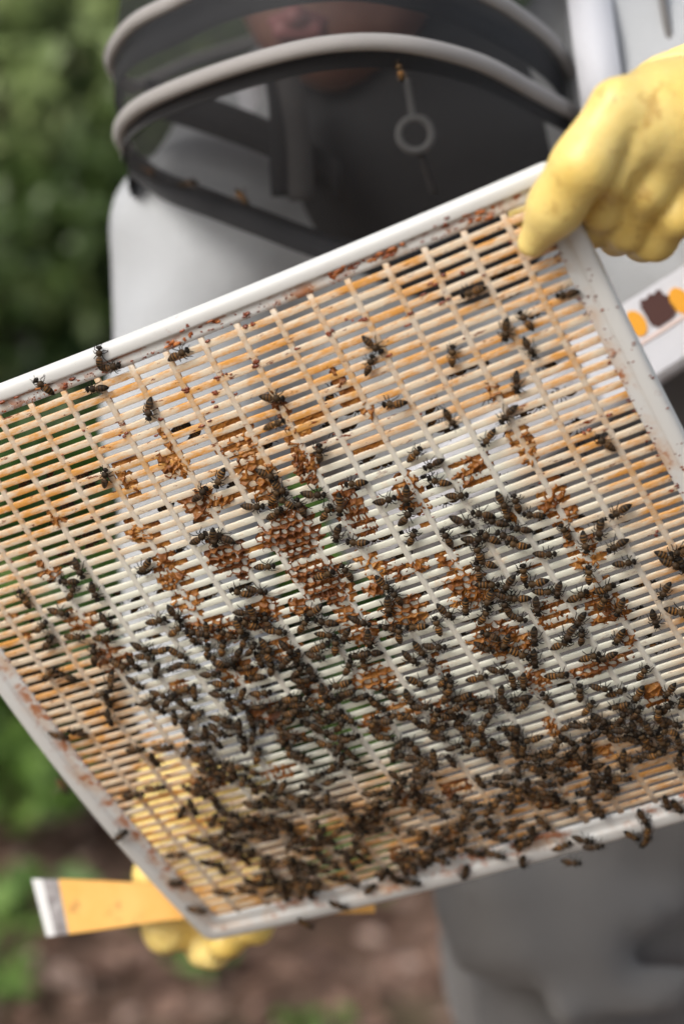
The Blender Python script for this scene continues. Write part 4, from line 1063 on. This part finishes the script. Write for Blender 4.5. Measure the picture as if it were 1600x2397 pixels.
# zip ring, its pull and the placket behind the netting
rc = at(972, 315, 1.545); a = np.arange(28) / 28 * 6.283
zr = wbuild('zip_ring', *tube(rc + .0108 * (np.cos(a)[:, None] * RIGHT + np.sin(a)[:, None] * UP), .0028, 8, closed=True), M['grey_metal'], hd)
wbuild('zip_pull', *strip(spline([at(952, 185, 1.545), at(960, 235, 1.546), at(966, 275, 1.545)], 8), RIGHT, .0024, FWD, .0010), M['grey_metal'], zr)
wbuild('zip_pull', *strip(spline([at(982, 355, 1.547), at(1000, 410, 1.552), at(1015, 455, 1.556)], 8), RIGHT, .0024, FWD, .0010), M['placket'], zr)
wbuild('placket', *strip(spline([at(668, 160, 1.63), at(690, 260, 1.61), at(702, 360, 1.60), at(705, 470, 1.595)], 12), RIGHT, .0085, FWD, .0015), M['placket'], jk)
wbuild('placket', *strip(spline([at(640, 150, 1.64), at(655, 260, 1.62), at(655, 360, 1.61), at(660, 460, 1.60)], 12), RIGHT, .0075, FWD, .0015), M['black_cloth'], jk)

# ---- gloves
S = over_sheet
WR0, WR1 = S(1560, 282, -.014), at(1715, 270, 1.31)
def glove_up(P):
    fk = .0010
    idx = chain(P, [(S(1442, 250, .006), .0138), (S(1362, 382, .023), .0118), (S(1300, 478, .0195), .0108), (S(1245, 566, .0150), .0094)], .016)
    mid = chain(P, [(S(1502, 284, .002), .0128), (S(1444, 410, .0125), .0107), (S(1412, 490, .004), .0103), (S(1388, 540, -.012), .0095)], .006)
    rng_ = chain(P, [(S(1575, 325, -.004), .0125), (S(1516, 452, .0085), .0106), (S(1470, 532, -.002), .0104), (S(1440, 556, -.020), .0095)], .006)
    pin = chain(P, [(S(1645, 375, -.010), .0122), (S(1586, 500, .0025), .0108), (S(1530, 556, -.008), .0108), (S(1500, 566, -.026), .0098)], .006)
    th = chain(P, [(S(1560, 330, -.022), .017), (S(1420, 430, -.030), .0145), (S(1290, 480, -.021), .0125), (S(1222, 500, -.0165), .0100)], .010)
    palm = sd_cone(P, S(1500, 280, -.010), S(1640, 335, -.020), .0165, .021)
    palm = smin(palm, sd_cone(P, S(1500, 256, -.003), S(1600, 270, -.010), .0135, .023), .012)
    d = np.minimum(np.minimum(idx, mid), np.minimum(rng_, pin))
    d = smin(smin(smin(idx, mid, fk), rng_, fk), pin, fk)
    d = smin(d, palm, .010)
    d = smin(d, th, .008)
    d = smin(d, sd_cone(P, WR0, WR1, .029, .036), .015)
    # rubber creases at the finger roots
    for q in ((1424, 340), (1488, 420), (1550, 495)):
        c = S(q[0], q[1], .022); e = S(q[0] - 18, q[1] + 30, .020)
        d = smax(d, -(sd_cone(P, c, e, .0030, .0012)), .003)
    return d + wavy(P, .0005, 170, 51) + wavy(P, .0008, 70, 52)
q = np.array([S(*z) for z in ((1180, 620, .05), (1180, 620, -.06), (1760, 150, .05), (1760, 150, -.06), (1760, 620, 0), (1180, 150, 0))])
gl = wsdf('glove', glove_up, q.min(0) - .01, q.max(0) + .01, .0017, M['glove'], person, 1)
cp_, cq = WR0, WR1; ax_ = (cq - cp_) / np.linalg.norm(cq - cp_)
u1 = np.cross(ax_, UP); u1 /= np.linalg.norm(u1); u2 = np.cross(ax_, u1)
for t, r_ in ((.20, .0325), (.50, .0370)):
    c0 = cp_ + (cq - cp_) * t; a = np.arange(32) / 32 * 6.283
    wbuild('cuff_roll', *tube(c0 + r_ * (np.cos(a)[:, None] * u1 + np.sin(a)[:, None] * u2) + .002 * np.sin(a * 3)[:, None] * ax_, .0034, 8, closed=True), M['glove'], gl)
def glove_low(P):
    d = chain(P, [(at(490, 1800, 1.672), .047), (at(470, 1870, 1.67), .042), (at(455, 1940, 1.672), .036)], .02)
    d = smin(d, sd_cone(P, at(460, 1950, 1.672), at(500, 2100, 1.665), .036, .034), .02)
    fing = [[(at(420, 1960, 1.655), .013), (at(366, 1985, 1.635), .0125), (at(352, 2050, 1.622), .0115), (at(380, 2110, 1.63), .0105)],
            [(at(520, 2080, 1.66), .014), (at(455, 2175, 1.65), .0135), (at(385, 2188, 1.632), .0130), (at(368, 2172, 1.628), .0105)],
            [(at(560, 2090, 1.66), .014), (at(535, 2190, 1.65), .0130), (at(500, 2228, 1.636), .0115), (at(468, 2232, 1.64), .0100)],
            [(at(590, 2060, 1.65), .013), (at(565, 2150, 1.63), .0120), (at(532, 2205, 1.615), .0110), (at(520, 2215, 1.62), .0100)],
            [(at(600, 2050, 1.65), .0125), (at(625, 2120, 1.63), .0115), (at(600, 2172, 1.612), .0105), (at(580, 2178, 1.615), .0095)]]
    for fg in fing: d = smin(d, chain(P, fg, .007), .006)
    return d + wavy(P, .0006, 150, 61)
q0, q1 = at(280, 2300, 1.62), at(720, 1640, 1.7)
wsdf('glove', glove_low, (q0[0] - .02, 1.50, q0[2] - .03), (q1[0] + .03, 1.80, q1[2] + .06), .0024, M['glove'], person, 1)

# ================================================================== HIVE TOOL held in the lower glove
t0, t1 = at(92, 2124, 1.610), at(876, 2096, 1.585)
TB = t0.copy(); tool = empty('hive_tool', TB)
tag(tool, 'orange painted steel hive tool gripped in the lower glove, blade edge bare', 'hive tool')
tx = (t1 - t0) / np.linalg.norm(t1 - t0); tn = -FWD - tx * (-FWD @ tx); tn /= np.linalg.norm(tn); ty = np.cross(tn, tx); L_ = np.linalg.norm(t1 - t0)
def tool_piece(stops, mat, name):
    rings = []
    for u, w0, w1, th, bend in stops:
        c = t0 + tx * (u * L_) + tn * bend - TB
        b_ = min(.0007, th * .4)
        k0, k1 = tx * -w0 * .2 * max(0, 1 - u * 4), tx * -w1 * .2 * max(0, 1 - u * 4)
        rings.append(np.array([c + k1 + ty * w1 + tn * (th - b_), c + k1 + ty * (w1 - b_) + tn * th, c + k0 + ty * (w0 + b_) + tn * th, c + k0 + ty * w0 + tn * (th - b_), c + k0 + ty * w0 - tn * th, c + k1 + ty * w1 - tn * th]))
    return build(name, *loft(rings, True, True), mat, tool, False)
sh = .0115
tool_piece([(0.0 + .0, -.0203, .0196, .0004, 0), (.030, -.0198, .0193, .0010, 0)], M['bright_steel'], 'cutting_edge')
tool_piece([(.0302, -.0198, .0193, .0011, 0), (.075, -.0190, .0187, .0013, 0)], M['steel'], 'bare_blade')
tool_piece([(.0752, -.0190, .0187, .0015, 0), (.2, -.0165, .0165, .0016, 0), (.36, -.0125, .0130, .0016, 0), (.5, -.0105, .0105, .0016, 0), (.8, -.0105, .0105, .0016, 0), (.95, -.0115, .0115, .0016, 0), (1.0, -.0110, .0110, .0016, .004)], M['orange'], 'shaft')

# bees settled on the veil
for px, py, d_, f_, lb, w in ((566, 462, 1.548, (.6, 0, -.8), 'honeybee clinging to the black zip tape of the veil, above the white sleeve', 2), (440, 430, 1.566, (-1, 0, -.2), 'dark honeybee on the black zip tape beside the piped hoop', 1),
                           (345, 398, 1.60, (-.7, 0, .4), 'honeybee at the outer corner of the veil, against green leaves', 1), (935, 166, 1.455, (-.3, 0, 1), 'honeybee on the netting under the hoop, beside the chin', 1)):
    free_bee(at(px, py, d_), f_, (0, -1, .15), 5 if px != 440 else 0, w, lb)
